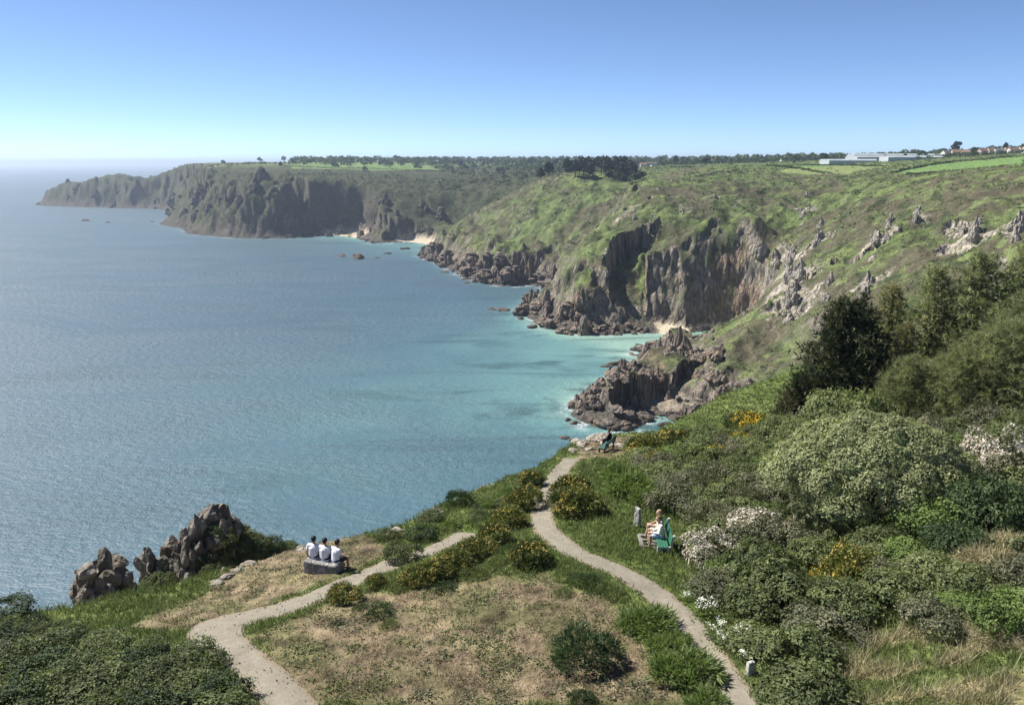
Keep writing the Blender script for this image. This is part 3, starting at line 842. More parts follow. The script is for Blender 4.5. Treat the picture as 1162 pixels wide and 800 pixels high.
def foliage_mesh(name, seed, rad, h, n, size, mat, nl=8, spike=False, aspect=.55, lump=.42, jitter=.45, depth=.22, keep=.45, tscale=.35, lobes=None, base=.5):
    rng = np.random.default_rng(seed)
    lobes = lobes or lobes_for(rng, rad, h, nl)
    P, N = cloud_points(rng, lobes, n, lump, 3.0, depth, .02, keep, seed)
    v, f = leaves_at(rng, P, N, size, aspect, jitter, spike)
    ti = tint_of(rng, P, tscale, seed, base)
    return mesh_np(name, v, [f], [mat], False, {'tint': ('FACE', ti)}), lobes

def blossom_mesh(name, seed, lobes, n, size, mat, thresh=.05, zmin=.25, scale=.45, up=-.2):
    rng = np.random.default_rng(seed + 991)
    P, N = cloud_points(rng, lobes, n, .28, 3.0, .05, zmin, 0, seed)
    g = noise3(P[:, 0] / scale, P[:, 1] / scale, P[:, 2] / scale, seed + 3)
    ok = (g > thresh) & (N[:, 2] > up)
    P, N = P[ok] + N[ok] * .03, N[ok]
    v, f = leaves_at(rng, P, N, size, .8, .5)
    return mesh_np(name, v, [f], [mat], False, {'tint': ('FACE', rng.uniform(0, 1, len(P)))})

PROTO = {}
_store = []
def shrub(key, name, seed, rad, h, n, size, mat, flowers=None, fargs={}, stem=.03, **kw):
    """one plant of a kind: Empty > foliage, stem (, flowers)"""
    r = empty(name)
    me, lobes = foliage_mesh('foliage', seed, rad, h, n, size, mat, **kw)
    part('foliage', me, r)
    sv, sf = stems_mesh(np.random.default_rng(seed), 9, h * .8, rad * .7, stem)
    part('stem', mesh_np('stem', sv, [sf], [M['stem']], True), r)
    if flowers: part('blossom', blossom_mesh('blossom', seed, lobes, mat=flowers, **fargs), r)
    PROTO.setdefault(key, []).append((r, rad, h)); return r

_used = set()
_cnt = {}
def place(key, p, label, cat, group, radius=None, scale=None, rz=None, sz=1.0, sink=.05, variant=None, name=None, rng=random.Random(5)):
    lst = PROTO[key]
    i = _cnt.get(key, 0); _cnt[key] = i + 1
    r, rad, h = lst[(i if variant is None else variant) % len(lst)]
    if r.name not in _used: _used.add(r.name); o = r
    else: o = copy_tree(r)
    s = scale if scale is not None else (radius / rad if radius else 1)
    o.location = (p[0], p[1], p[2] - sink); o.scale = (s, s, s * sz)
    o.rotation_euler = (0, 0, rng.uniform(0, 6.28) if rz is None else rz)
    tag(o, label, cat, group)
    return o

for k in range(3):
    shrub('gorse', 'gorse_bush', 11 + k, 1.0, 1.15, 7500, .15, M['gorse'], M['brownfl'], dict(n=2300, size=.085, thresh=.02), spike=True, aspect=.32, jitter=.55, nl=10)
for k in range(2):
    shrub('gorsebright', 'gorse_bush', 41 + k, 1.1, 1.2, 6500, .15, M['gorse'], M['yellow'], dict(n=6500, size=.06, thresh=-.02), spike=True, aspect=.32, jitter=.55, nl=9)
for k in range(4):
    shrub('scrub', 'leafy_shrub', 61 + k, 1.15, 1.25, 8500, .112, M['scrub'], nl=10, keep=.55, base=.46 + .05 * k)
for k in range(2):
    shrub('fresh', 'fresh_green_shrub', 71 + k, 1.05, 1.1, 9500, .095, M['fresh'], nl=9)
for k in range(3):
    shrub('twig', 'grey_green_shrub', 81 + k, 1.15, 1.2, 7500, .10, M['twig'], nl=9, keep=.6, spike=(k == 1), aspect=.4 if k == 1 else .5)
for k in range(2):
    shrub('hawthorn', 'blossoming_shrub', 91 + k, 1.2, 1.5, 6000, .10, M['twig'], M['white'], dict(n=7000, size=.07, thresh=-.05, zmin=.5), nl=9)
for k in range(2):
    shrub('low', 'low_cushion_shrub', 101 + k, .7, .38, 3000, .075, M['darkleaf' if k == 1 else 'scrub'], nl=7, spike=True, aspect=.4, keep=.3)
for k in range(2):
    shrub('juniper', 'dark_bushy_shrub', 111 + k, 1.15, 1.15, 9000, .16, M['darkleaf'], nl=12, spike=True, aspect=.28, jitter=.4, lump=.5, keep=.5, base=.45)
for k in range(3):
    shrub('darkscrub', 'dark_leafy_shrub', 121 + k, 1.1, .95, 6500, .10, M['darkleaf'] if k == 2 else M['scrub'], nl=10, keep=.55, base=.36)
for k in range(2):
    shrub('bracken', 'bracken_clump', 131 + k, .9, .8, 3400, .24, M['bracken'], nl=7, spike=True, aspect=.22, jitter=.5, keep=.3)
for k in range(2):
    shrub('deadclump', 'dry_bramble_clump', 141 + k, 1.0, .85, 3600, .30, M['straw'], nl=7, spike=True, aspect=.08, jitter=.9, keep=.3)

for k in range(2):
    shrub('bigscrub', 'leafy_shrub', 161 + k, 2.4, 2.3, 21000, .17, M['scrub'], nl=16, keep=.5, base=.6, stem=.05, tscale=.5)
for k in range(2):
    shrub('bigdark', 'dark_bushy_shrub', 181 + k, 2.3, 2.3, 17000, .17, M['darkleaf'], nl=18, keep=.5, base=.45, stem=.06, tscale=.5, lump=.4)
# the big silvery dome
def dome():
    rng = np.random.default_rng(7)
    lob = [(0, 0, 1.1, 2.6, 2.1, 2.0)]
    for i in range(46):
        a = i * 2.399; q = math.sqrt((i + .5) / 46)
        lob.append((math.cos(a) * q * 3.2, math.sin(a) * q * 2.6, 2.55 * math.sqrt(max(.03, 1 - q * q * .97)) + .1, rng.uniform(.62, .95), rng.uniform(.62, .95), rng.uniform(.5, .75)))
    r = empty('domed_shrub')
    me, _ = foliage_mesh('foliage', 7, 3.5, 3, 80000, .10, M['dome'], lobes=lob, lump=.16, depth=.06, jitter=.4, keep=.1, tscale=.22)
    part('foliage', me, r)
    sv, sf = stems_mesh(rng, 16, 2.2, 2.4, .07); part('stem', mesh_np('stem', sv, [sf], [M['stem']], True), r)
    return r

# umbels of white flowers on thin stalks
def umbel(seed, n=12, h=.7):
    rng = np.random.default_rng(seed); r = empty('white_flowering_plant')
    sv, sf = stems_mesh(rng, n, h, .32, .008); part('stem', mesh_np('stem', sv, [sf], [M['bracken']], True, {'tint': ('FACE', np.full(len(sf), .4))}), r)
    tips = sv.reshape(n, 3, 5, 3)[:, 2].mean(1)
    P = np.concatenate([t + rng.normal(size=(14, 3)) * np.array([.055, .055, .012]) + [0, 0, .03] for t in tips])
    v, f = leaves_at(rng, P, np.tile([0, 0, 1.], (len(P), 1)), .034, .9, .3)
    part('blossom', mesh_np('blossom', v, [f], [M['whitefl']], False, {'tint': ('FACE', rng.uniform(0, 1, len(f)))}), r)
    P = rng.normal(size=(260, 3)) * [.2, .2, .1] + [0, 0, .16]; P[:, 2] = np.abs(P[:, 2])
    v, f = leaves_at(rng, P, rng.normal(size=P.shape) * .5 + [0, 0, 1], .13, .3, .5)
    part('foliage', mesh_np('foliage', v, [f], [M['bracken']], False, {'tint': ('FACE', rng.uniform(.2, 1, len(f)))}), r)
    PROTO.setdefault('umbel', []).append((r, .4, h))
for k in range(3): umbel(150 + k)

# ------------------------------------------------------------------ pines
def tube(pts, rad, k=7):
    pts = np.array(pts, float); n = len(pts)
    T = np.gradient(pts, axis=0); T = unit(T)
    ref = np.array([.31, .17, .94]); A = unit(np.cross(T, ref + 1e-3)); B = np.cross(T, A)
    t = np.arange(k) * 2 * math.pi / k
    v = pts[:, None] + (A[:, None] * np.cos(t)[None, :, None] + B[:, None] * np.sin(t)[None, :, None]) * np.array(rad)[:, None, None]
    I = np.arange(n - 1)[:, None] * k + np.arange(k)[None]; J = np.arange(n - 1)[:, None] * k + (np.arange(k)[None] + 1) % k
    return v.reshape(-1, 3), np.stack([I, J, J + k, I + k], -1).reshape(-1, 4)

def pine(key, seed, H, spread, mat, bare=.12, tufts=1.0, full=.55, nw=.022):
    rng = np.random.default_rng(seed); r = empty('pine_tree')
    vs, fs, TP, TD, TT = [], [], [], [], []
    def add(v, f):
        b = sum(len(q) for q in vs); vs.append(v); fs.append(f + b)
    zs = np.linspace(0, 1, 12); tx = .25 * np.sin(zs * 3 + seed) * zs; ty = .2 * np.sin(zs * 2.3 + seed * 2) * zs
    trunk = np.c_[tx, ty, zs * H - .2]
    add(*tube(trunk, .17 * (1 - zs * .93) * H / 8, 9))
    nb = int(15 * H)
    for i in range(nb):
        lev = max(9, int(H * 1.9)); u = (math.floor(i / nb * lev) + .5 + rng.uniform(-.22, .22)) / lev; u = min(.985, bare + (1 - bare) * u ** .92)
        a = i * 2.399 + rng.uniform(-.5, .5)
        L = spread * ((1 - u) ** full) * rng.uniform(.65, 1.2) + .25
        o = np.array([np.interp(u, zs, tx), np.interp(u, zs, ty), u * H - .2])
        up = rng.uniform(.15, .55) + .5 * u
        s = np.linspace(0, 1, 6)
        d = np.array([math.cos(a), math.sin(a), 0]); side = np.array([-d[1], d[0], 0]) * rng.uniform(-.3, .3)
        pts = o + d * (s * L)[:, None] + side * (s ** 2 * L)[:, None] + np.array([0, 0, 1]) * (up * L * (s ** 1.6 - .25 * s))[:, None]
        add(*tube(pts, (.045 * (1 - u * .6)) * (1 - s * .85) * H / 8 + .004, 5))
        m = int((7 + 15 * L) * tufts)
        ss = 1 - rng.uniform(0, 1, m) ** 1.25 * .78
        P = np.stack([np.interp(ss, s, pts[:, j]) for j in range(3)], 1)
        off = rng.normal(size=(m, 3)) * (.10 + .16 * L * (1 - ss) + .07 * L)[:, None]
        P = P + off
        TP.append(P); TD.append(unit(off * .6 + d * .8 + np.array([0, 0, .7]) + .3 * rng.normal(size=(m, 3))))
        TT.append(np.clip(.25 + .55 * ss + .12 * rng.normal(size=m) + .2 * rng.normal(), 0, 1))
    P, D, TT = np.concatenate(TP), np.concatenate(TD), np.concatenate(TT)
    q = 9
    P2 = np.repeat(P, q, 0); D2 = unit(np.repeat(D, q, 0) + .75 * rng.normal(size=P2.shape))
    ln = rng.uniform(.2, .36, len(P2))[:, None]; A = unit(np.cross(D2, rng.normal(size=P2.shape))) * nw
    v = np.stack([P2 - A, P2 + A, P2 + D2 * ln], 1).reshape(-1, 3); f = np.arange(len(v)).reshape(-1, 3)
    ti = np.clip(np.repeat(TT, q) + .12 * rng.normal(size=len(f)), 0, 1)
    part('trunk', mesh_np('trunk', np.concatenate(vs), [np.concatenate(fs)], [M['bark']], True), r)
    part('crown', mesh_np('crown', v, [f], [mat], False, {'tint': ('FACE', ti)}), r)
    PROTO.setdefault(key, []).append((r, spread, H))
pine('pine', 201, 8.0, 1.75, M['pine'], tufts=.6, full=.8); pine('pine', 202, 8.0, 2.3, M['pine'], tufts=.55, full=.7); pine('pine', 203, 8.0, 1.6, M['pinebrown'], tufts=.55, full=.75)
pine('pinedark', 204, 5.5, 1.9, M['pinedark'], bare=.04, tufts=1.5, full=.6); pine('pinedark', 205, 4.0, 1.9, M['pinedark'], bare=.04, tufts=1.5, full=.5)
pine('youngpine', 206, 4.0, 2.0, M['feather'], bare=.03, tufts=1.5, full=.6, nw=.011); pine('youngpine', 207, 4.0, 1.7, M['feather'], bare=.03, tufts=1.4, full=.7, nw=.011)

# ------------------------------------------------------------------ rocks
def ico(sub):
    bm = bmesh.new(); bmesh.ops.create_icosphere(bm, subdivisions=sub, radius=1)
    v = np.array([q.co[:] for q in bm.verts]); f = np.array([[w.index for w in q.verts] for q in bm.faces]); bm.free()
    return unit(v), f
ICO = {k: ico(k) for k in (2, 3, 4, 5)}
def block(rng, sub, sx, sy, sz, planes=16, rough=.10, sharp=.75, tall=0):
    d, f = ICO[sub]
    n = unit(rng.normal(size=(planes, 3)) * [1, 1, .55 if tall else 1]); h = rng.uniform(sharp, 1.0, planes)
    dots = d @ n.T
    r = np.min(np.where(dots > .05, h[None] / np.maximum(dots, .05), 9), 1); r = np.minimum(r, 1.35)
    s = int(rng.integers(1e6))
    r = r * (1 + rough * fbm3(d[:, 0] * 2.4, d[:, 1] * 2.4, d[:, 2] * 1.6, 4, s) * 1.8 - rough * 1.2 * np.abs(noise3(d[:, 0] * 4, d[:, 1] * 4, d[:, 2] * 1.5, s + 9)))
    return d * r[:, None] * [sx, sy, sz], f
def boulder_mesh(name, seed, mat, sub=4, flat=.7):
    rng = np.random.default_rng(seed); v, f = block(rng, sub, 1, .85, flat)
    return mesh_np(name, v, [f], [mat], False)
def tor_mesh(name, seed, w, d, h, mat, cols=5, sub=4, below=1.5, angular=False):
    """weathered tor: columns of rounded jointed blocks"""
    rng = np.random.default_rng(seed); V, Fc = [], []; b = 0
    for i in range(cols):
        if i == 0: x = y = 0; hh = h
        else:
            a = i * 2.4 + rng.uniform(-.5, .5); x = math.cos(a) * w * rng.uniform(.2, .36); y = math.sin(a) * d * rng.uniform(.2, .36); hh = h * rng.uniform(.5, .93)
        z = -below
        while z < hh - .02 * h:
            s = min(w, d) * (rng.uniform(.13, .23) if angular else rng.uniform(.2, .33)); sz = min(s * (rng.uniform(1.3, 2.6) if angular else rng.uniform(.7, 1.5)), max((hh - z) * .55, .12 * h))
            if z + 2 * sz > hh: sz = max((hh - z) / 2, .08 * h)
            v, f = block(rng, sub, s * rng.uniform(.85, 1.25), s * rng.uniform(.85, 1.25), sz * 1.3, 9, .10, .5) if angular else block(rng, sub, s * rng.uniform(.85, 1.25), s * rng.uniform(.85, 1.25), sz * 1.15, 12, .12, .74)
            V.append(v + [x + rng.normal() * .04 * w, y + rng.normal() * .04 * d, z + sz]); Fc.append(f + b); b += len(v); z += sz * 1.7
    return mesh_np(name, np.concatenate(V), [np.concatenate(Fc)], [mat], False)
def crag_mesh(name, seed, w, d, h, mat, nb=7, sub=4, lean=.12, spiky=1.0, below=2.0):
    """jagged crag made of upright slabs grown together, base at z=0"""
    rng = np.random.default_rng(seed); V, Fc = [], []; b = 0
    ldir = rng.uniform(0, 6.28)
    for i in range(nb):
        if i == 0: x = y = 0; hh = h; sw = .38
        else:
            a = rng.uniform(0, 6.28); q = math.sqrt(rng.uniform(.08, 1)); x = math.cos(a) * q * w * .38; y = math.sin(a) * q * d * .38
            hh = h * rng.uniform(.4, .9) * (1 - .4 * q); sw = rng.uniform(.22, .4)
        v, f = block(rng, sub, w * sw, d * sw * rng.uniform(.8, 1.2), (hh + below) * .5, 20, .16, .7, 1)
        zz = (v[:, 2] / ((hh + below) * .5) + 1) * .5
        tap = 1 - .55 * spiky * np.clip(zz, 0, 1)
        v[:, 0] = v[:, 0] * tap + math.cos(ldir) * lean * zz * hh; v[:, 1] = v[:, 1] * tap + math.sin(ldir) * lean * zz * hh
        v = v + [x, y, (hh + below) * .5 - below]
        V.append(v); Fc.append(f + b); b += len(v)
    return mesh_np(name, np.concatenate(V), [np.concatenate(Fc)], [mat], False)

# ------------------------------------------------------------------ rocks of the bay
rnd = random.Random(12)
def put(name, me, p, label, cat, group=None, rz=0, sc=(1, 1, 1), rot=None):
    o = link(name, me); o.location = p; o.rotation_euler = rot or (0, 0, rz); o.scale = sc
    return tag(o, label, cat, group)

# promontory: spires (px, py of the top, range, width m, depth m)
SP = [(656,448,289,7,8),(668,437,292,8,8),(680,427,296,8,8),(694,419,302,8,8),(705,411,308,9,8),(718,421,312,8,8),(729,431,306,7,8),(738,437,303,6,6),
      (664,459,284,7,7),(684,449,286,8,8),(701,447,290,9,9),(717,449,292,8,8),(730,455,292,6,6),(692,464,281,7,7),(674,470,279,6,6),(708,470,281,6,6),
      (733,391,362,9,9),(748,385,360,9,9),(760,379,356,9,9),(769,374,352,9,10),(780,384,345,9,9),(790,394,336,8,8),(774,402,333,9,9),(757,403,338,9,9),(741,402,345,8,8),(762,418,322,8,8),(780,415,322,8,8),
      (747,435,308,8,8),(757,446,300,6,6),(805,402,322,8,9),(818,398,318,8,9),(797,425,308,7,8),(812,440,296,7,7),(830,446,288,8,7),(850,447,284,8,7),(785,462,283,6,6),(806,468,277,5,5)]
for i, (px, py, r, wd, dp) in enumerate(SP):
    top = at(px, py, r=r); g = gz(top[0], top[1]); g = max(g, -1.0)
    h = max(2.5, top[2] - g)
    zone = 'front' if i < 16 else ('rear' if i < 27 else 'inner')
    lab = {'front': 'jagged grey brown rock spire on the seaward end of the promontory', 'rear': 'jagged rock spire on the back ridge of the promontory below the small beach',
           'inner': 'craggy grey brown rock where the promontory joins the green slope'}[zone]
    me = crag_mesh('rock_spire', 500 + i, wd * 1.25, dp * 1.25, h, M['cliffrock'], nb=8, sub=4)
    put('rock_spire', me, (top[0], top[1], g), lab, 'rock', {'front': 'spires at the tip of the promontory', 'rear': 'spires of the back ridge', 'inner': 'crags at the root of the promontory'}[zone])

bmeshes = [boulder_mesh('boulder', 560 + k, M['wetrock'], 3, .75) for k in range(5)]
bmeshes2 = [boulder_mesh('boulder', 570 + k, M['cliffrock'], 3, .8) for k in range(4)]
# single rocks standing in the water: pixel, radius m, words
for px, py, s, lab in [
    (604,372,2.3,'small dark sea stack standing off the point of the red cliffed spur'),(570,352,3.2,'flat dark skerry offshore of the red cliffed spur, larger of two'),(558,351,2.2,'flat dark skerry offshore of the red cliffed spur, smaller of two'),
    (505,309,2.6,'small dark rock just off the tip of the middle spur'),(530,321,2.0,'dark rock close in under the middle spur'),(388,291,4.0,'dark skerry furthest left below the far beach'),(407,293,6.0,'long low dark skerry in the middle of the bay'),
    (440,288,3.0,'dark rock in the water between the long skerry and the beach rocks'),(428,293,2.0,'tiny rock awash beside the long skerry'),(459,283,4.0,'dark rock off the right end of the far beach'),
    (97,251,4.0,'lone dark rock in the sea in front of the far peninsula, largest'),(122,253,2.5,'tiny rock awash between the far peninsula and the headland'),(172,252,2.5,'tiny dark rock close to the foot of the far headland'),
    (640,497,1.2,'low rock awash just off the grassy point'),(648,499,.8,'tiny rock awash beside the grassy point'),(688,416,1.8,'dark rock in shallow turquoise water, outermost of its row'),(697,414,2.2,'dark rock in shallow turquoise water, middle of its row'),(707,412,2.0,'dark rock in shallow turquoise water, nearest the ridge'),
    (757,484,1.9,'dark rounded rock in the green inlet behind the point'),(738,474,1.5,'low rock at the mouth of the green inlet'),(610,352,1.5,'dark rock close under the red cliffed spur'),(597,340,1.6,'dark rock in the gully between the two spurs'),
    (592,352,1.4,'dark rock at the outer foot of the red cliffed spur'),(46,232.5,9,'dark stack at the very tip of the far peninsula'),(60,232,10,'broad dark knob behind the end stack of the far peninsula')]:
    p = at(px, py, z=0)
    put('sea_rock', bmeshes[int(px) % 5], (p[0], p[1], -.1 * s), lab, 'rock', 'rocks standing in the sea', rz=px, sc=(s * 1.7, s * 1.3, s * (1.2 if px <= 60 or px == 604 else .95)))
# boulders along the foot of the cliffs
nb = 0
cand = [(i, t) for i in range(12, 48) for t in np.linspace(0, 1, 9, endpoint=False)] + [(i, t) for i in range(0, 12) for t in np.linspace(0, 1, 5, endpoint=False)]
rnd.shuffle(cand)
for i, t in cand:
    k = coast_k[i] + (coast_k[i+1] - coast_k[i]) * t
    if k < .25: continue
    p = coast[i] + (coast[i+1] - coast[i]) * t + np.array([rnd.uniform(-6, 6), rnd.uniform(-3, 7)])
    rr_ = math.hypot(*p); z = gz(*p)
    if z < -1.5 or z > 9 or rr_ > 1150 or nb > 230: continue
    s = rnd.uniform(1.0, 2.6) * (1.35 if rr_ > 600 else 1); nb += 1
    zone = 'promontory' if i < 20 else 'red cliff' if i < 29 else 'middle spur' if i < 36 else 'far beaches'
    put('boulder', rnd.choice(bmeshes + bmeshes2 if z > 1 else bmeshes), (p[0], p[1], max(z, -.5) + .2 * s),
        {'promontory': 'dark boulder at the waterline round the promontory', 'red cliff': 'brown boulder in the rubble at the foot of the red cliffed spur',
         'middle spur': 'dark boulder at the waterline below the middle spur', 'far beaches': 'dark boulder at the foot of the bay cliffs beside the far beaches'}[zone],
        'boulder', 'boulders below the ' + zone, rz=rnd.uniform(0, 6), sc=(s * rnd.uniform(.9, 1.5), s, s * rnd.uniform(.7, 1.2)))
# crags that stand on the wave-cut rock at the foot of the cliffs
fmesh = [crag_mesh('sea_crag', 600 + k, 9, 8, 9, M['cliffrock'], nb=9, sub=4, spiky=.7) if k % 2 else tor_mesh('sea_crag', 600 + k, 9, 8, 8, M['cliffrock'], 7, 3) for k in range(6)]
nf_ = 0
cand = [(i, t) for i in range(22, 42) for t in np.linspace(0, 1, 6, endpoint=False)]; rnd.shuffle(cand)
for i, t in cand:
    k = coast_k[i] + (coast_k[i+1] - coast_k[i]) * t
    if k < .9 or nf_ >= 70: continue
    p = coast[i] + (coast[i+1] - coast[i]) * t; p = p + np.array([rnd.uniform(-7, 7), rnd.uniform(-2, 16)])
    z = gz(*p)
    if z < -1.2 or z > 17: continue
    s = rnd.uniform(.45, 1.05) * (1.25 if math.hypot(*p) > 560 else .9); nf_ += 1
    mid = i >= 29
    put('sea_crag', rnd.choice(fmesh), (p[0], p[1], max(z, -.5) - .8 * s), 'dark craggy rock at the foot of the middle spur' if mid else 'brown craggy rock at the seaward foot of the red cliffed spur', 'rock',
        'crags at the foot of the middle spur' if mid else 'crags at the foot of the red cliffed spur', rz=rnd.uniform(0, 6), sc=(s * rnd.uniform(.8, 1.3), s, s * rnd.uniform(.7, 1.2)))
# boulder field on the near beach and in the inlet
for j in range(34):
    px, py = (rnd.uniform(780, 812), rnd.uniform(372, 386)) if j % 2 else (rnd.uniform(760, 812), rnd.uniform(452, 478))
    h = hit(px, py, 150)
    if h is None or h.z < .2 or h.z > 16: continue
    s = rnd.uniform(.6, 1.5)
    put('boulder', rnd.choice(bmeshes2), (h.x, h.y, h.z + .2 * s), 'grey boulder on the small sandy beach under the red cliff' if j % 2 else 'grey boulder on the cobbles of the green inlet', 'boulder',
        'boulders on the small beach' if j % 2 else 'boulders in the green inlet', rz=rnd.uniform(0, 6), sc=(s * 1.3, s, s * .8))
# outcrops on the hillside
no = 0
omesh = [crag_mesh('rock_outcrop', 640 + k, 8, 7, 6.5, M['palerock'], nb=22, sub=3, lean=.12, spiky=.35) for k in range(6)]
for j, (px, py, rad, st) in enumerate(OUTCROPS):
    right = px > 850
    for q in range((5 if rad > 8 else 3) if right else 2):
        f = rnd.uniform(-1, 1)
        h = hit(px - f * rad * .35 + rnd.uniform(-1, 1) * rad * .22, py + f * rad * 1.7, 150)
        if h is None or h.z < 14: continue
        s = rnd.uniform(.4, .8) * (.5 + .05 * rad) * (1 if right else .6)
        put('rock_outcrop', omesh[(j + q) % 6], (h.x, h.y, h.z - 1.6 * s), 'pale lichened outcrop jutting from the green hillside right of the small beach' if right else 'grey outcrop high on the green slope above the red cliff', 'rock outcrop',
            'outcrops on the hillside' if right else 'outcrops above the red cliff', rz=rnd.uniform(0, 6), sc=(s * rnd.uniform(.6, 1.0), s * .8, s * rnd.uniform(.9, 1.5)))

# crags of the far headland and its peninsula
hmesh = [crag_mesh('headland_crag', 680 + k, 30, 26, 26, M['farrock'], nb=12, sub=3, spiky=.3, lean=.05, below=8) for k in range(4)]
for (px, py, r, s, where) in [(58,219,2070,.8,0),(76,213,2040,.95,0),(100,208,1985,1.0,0),(119,202,1950,1.0,0),(131,206,1930,.8,0),(148,207,1905,.8,0),(66,226,2040,.7,0),(92,222,1960,.9,0),(112,221,1930,.9,0),(136,222,1870,.9,0),(155,224,1850,.8,0),(110,231,1900,.6,0),(80,230,1960,.6,0),(130,231,1850,.6,0),
        (176,232,1760,.6,0),(180,222,1790,.9,0),(196,214,1720,.9,1),(190,236,1560,.6,1),(205,240,1400,.6,1),(200,250,1330,.6,1),(212,255,1260,.55,1),(225,258,1190,.5,1),(240,262,1150,.5,1),(255,250,1120,.7,1),(275,262,1080,.5,1),(292,255,1070,.7,1),(315,263,1050,.5,1),(330,255,1040,.7,1),(348,262,1030,.5,1),
        (230,232,1230,.8,1),(262,235,1130,.8,1),(300,236,1090,.8,1),(345,238,1060,.7,1),(372,250,1030,.6,1),(425,272,1000,.5,2),(440,270,985,.5,2),(452,272,975,.4,2),(410,266,1010,.5,2),(438,256,1010,.7,2),(480,256,1010,.7,2),(500,262,1000,.6,2)]:
    p = at(px, py, r=r); g = gz(p[0], p[1])
    if g < -6: continue
    put('headland_crag', rnd.choice(hmesh), (p[0], p[1], max(g, -2) - (25 if where == 0 else 10) * s), ['dark crag on the low peninsula at the end of the far headland', 'dark crag on the cliffs of the far headland', 'dark crag of the rocks between the two far beaches'][where], 'rock', ['crags of the far peninsula', 'crags of the far headland', 'crags between the far beaches'][where], rz=rnd.uniform(0, 6), sc=(s * rnd.uniform(.8, 1.3), s, s * rnd.uniform(.75, 1.1)))

# ------------------------------------------------------------------ scrub cover on the far slopes (one mass)
def hillside_scrub():
    rng = np.random.default_rng(77); n = 120000
    az = rng.uniform(R(-34), R(35), n); r = 190 * np.exp(rng.uniform(0, math.log(1250 / 190), n))
    x, y = np.sin(az) * r, np.cos(az) * r
    z, d, k, e = far_height(x, y)
    zx = far_height(x + 1.5, y)[0]; zy = far_height(x, y + 1.5)[0]
    sl = np.hypot(zx - z, zy - z) / 1.5
    dens = fbm2(x / 9., y / 9., 4, 231) + .25 * fbm2(x / 40., y / 40., 2, 233)
    ok = (d > 12) & (z > 8) & (sl < 1.0) & (dens > -.12 + .3 * rng.uniform(0, 1, n))
    for P, c in FIELD_W: ok &= sdist(P, x, y) < 1
    x, y, z, r = x[ok], y[ok], z[ok], r[ok]; m = len(x)
    q = 6
    s = rng.uniform(.4, .95, m) * np.clip(r / 500, .7, 1.4)
    D = unit(rng.normal(size=(m * q, 3))); D[:, 2] = np.abs(D[:, 2])
    P = np.repeat(np.c_[x, y, z + .1 * s], q, 0) + D * np.repeat(s, q)[:, None] * [.8, .8, .75]
    v, f = leaves_at(rng, P, D, 1.0, .8, .4); 
    v = (v.reshape(-1, 4, 3) - P[:, None]) * (np.repeat(s, q) * .95)[:, None, None] + P[:, None]
    ti = np.clip(np.repeat(rng.uniform(.15, .75, m), q) + .12 * rng.normal(size=m * q), 0, 1)
    me = mesh_np('undergrowth', v.reshape(-1, 3), [f], [M['scrub']], False, {'tint': ('FACE', ti)})
    tag(link('undergrowth', me), 'low dark scrub spread over the slopes above the coves', 'scrub', kind='stuff')
hillside_scrub()

# ------------------------------------------------------------------ trees and woods on the plateau
def far_tree(key, name, seed, h, w, mat, conif=False):
    rng = np.random.default_rng(seed); r = empty(name)
    if conif: lob = [(rng.uniform(-.2, .2) * w, rng.uniform(-.2, .2) * w, h * u, w * (1.02 - u) * .75, w * (1.02 - u) * .75, h * .2) for u in np.linspace(.25, .9, 6)]
    else:
        lob = [(0, 0, h * .6, w * .6, w * .6, h * .36)]
        for i in range(7):
            a = i * 2.4; q = w * rng.uniform(.4, .65); s = w * rng.uniform(.28, .5); lob.append((math.cos(a) * q, math.sin(a) * q, h * rng.uniform(.38, .82), s, s, s * .8))
    P, N = cloud_points(rng, lob, 900, .3, 3, .2, h * .1, .4, seed)
    v, f = leaves_at(rng, P, N, h * .13, .7, .7)
    part('crown', mesh_np('crown', v, [f], [mat], False, {'tint': ('FACE', tint_of(rng, P, h * .2, seed))}), r)
    zs = np.linspace(0, 1, 5); v, f = tube(np.c_[.03 * h * np.sin(zs * 3), zs * 0, zs * h * .6 - .6], .045 * h * (1 - .7 * zs), 6)
    part('trunk', mesh_np('trunk', v, [f], [M['bark']], True), r)
    PROTO.setdefault(key, []).append((r, w, h))
for k in range(4): far_tree('broad', 'broadleaf_tree', 700 + k, 9, [4.6, 3.8, 5.4, 4.2][k], M['fartree'])
for k in range(3): far_tree('conifer', 'conifer_tree', 710 + k, 11, [4.2, 3.4, 4.8][k], M['fardark'])
for k in range(2): far_tree('skypine', 'umbrella_pine', 720 + k, 12, 5.0, M['fardark'])

def ground_pt(px, r):
    p = at(px, HZ, r=r); return (p[0], p[1], gz(p[0], p[1]))
# the dark wood on the crest of the middle spur
for i in range(44):
    px = rnd.uniform(592, 722) if i % 2 else rnd.uniform(655, 722); r = rnd.uniform(790, 870) if px > 650 else rnd.uniform(840, 900)
    p = ground_pt(px, r)
    place('conifer', p, 'dark evergreen in the dense wood on the crest of the middle spur', 'tree', 'dark wood on the middle spur', scale=rnd.uniform(1.05, 1.6), sink=.5)
for i in range(10):
    p = ground_pt(rnd.uniform(690, 735), rnd.uniform(760, 830))
    place('broad', p, 'green broadleaf tree at the right end of the dark wood', 'tree', 'broadleaf trees beside the dark wood', scale=rnd.uniform(.8, 1.2), sink=.5)
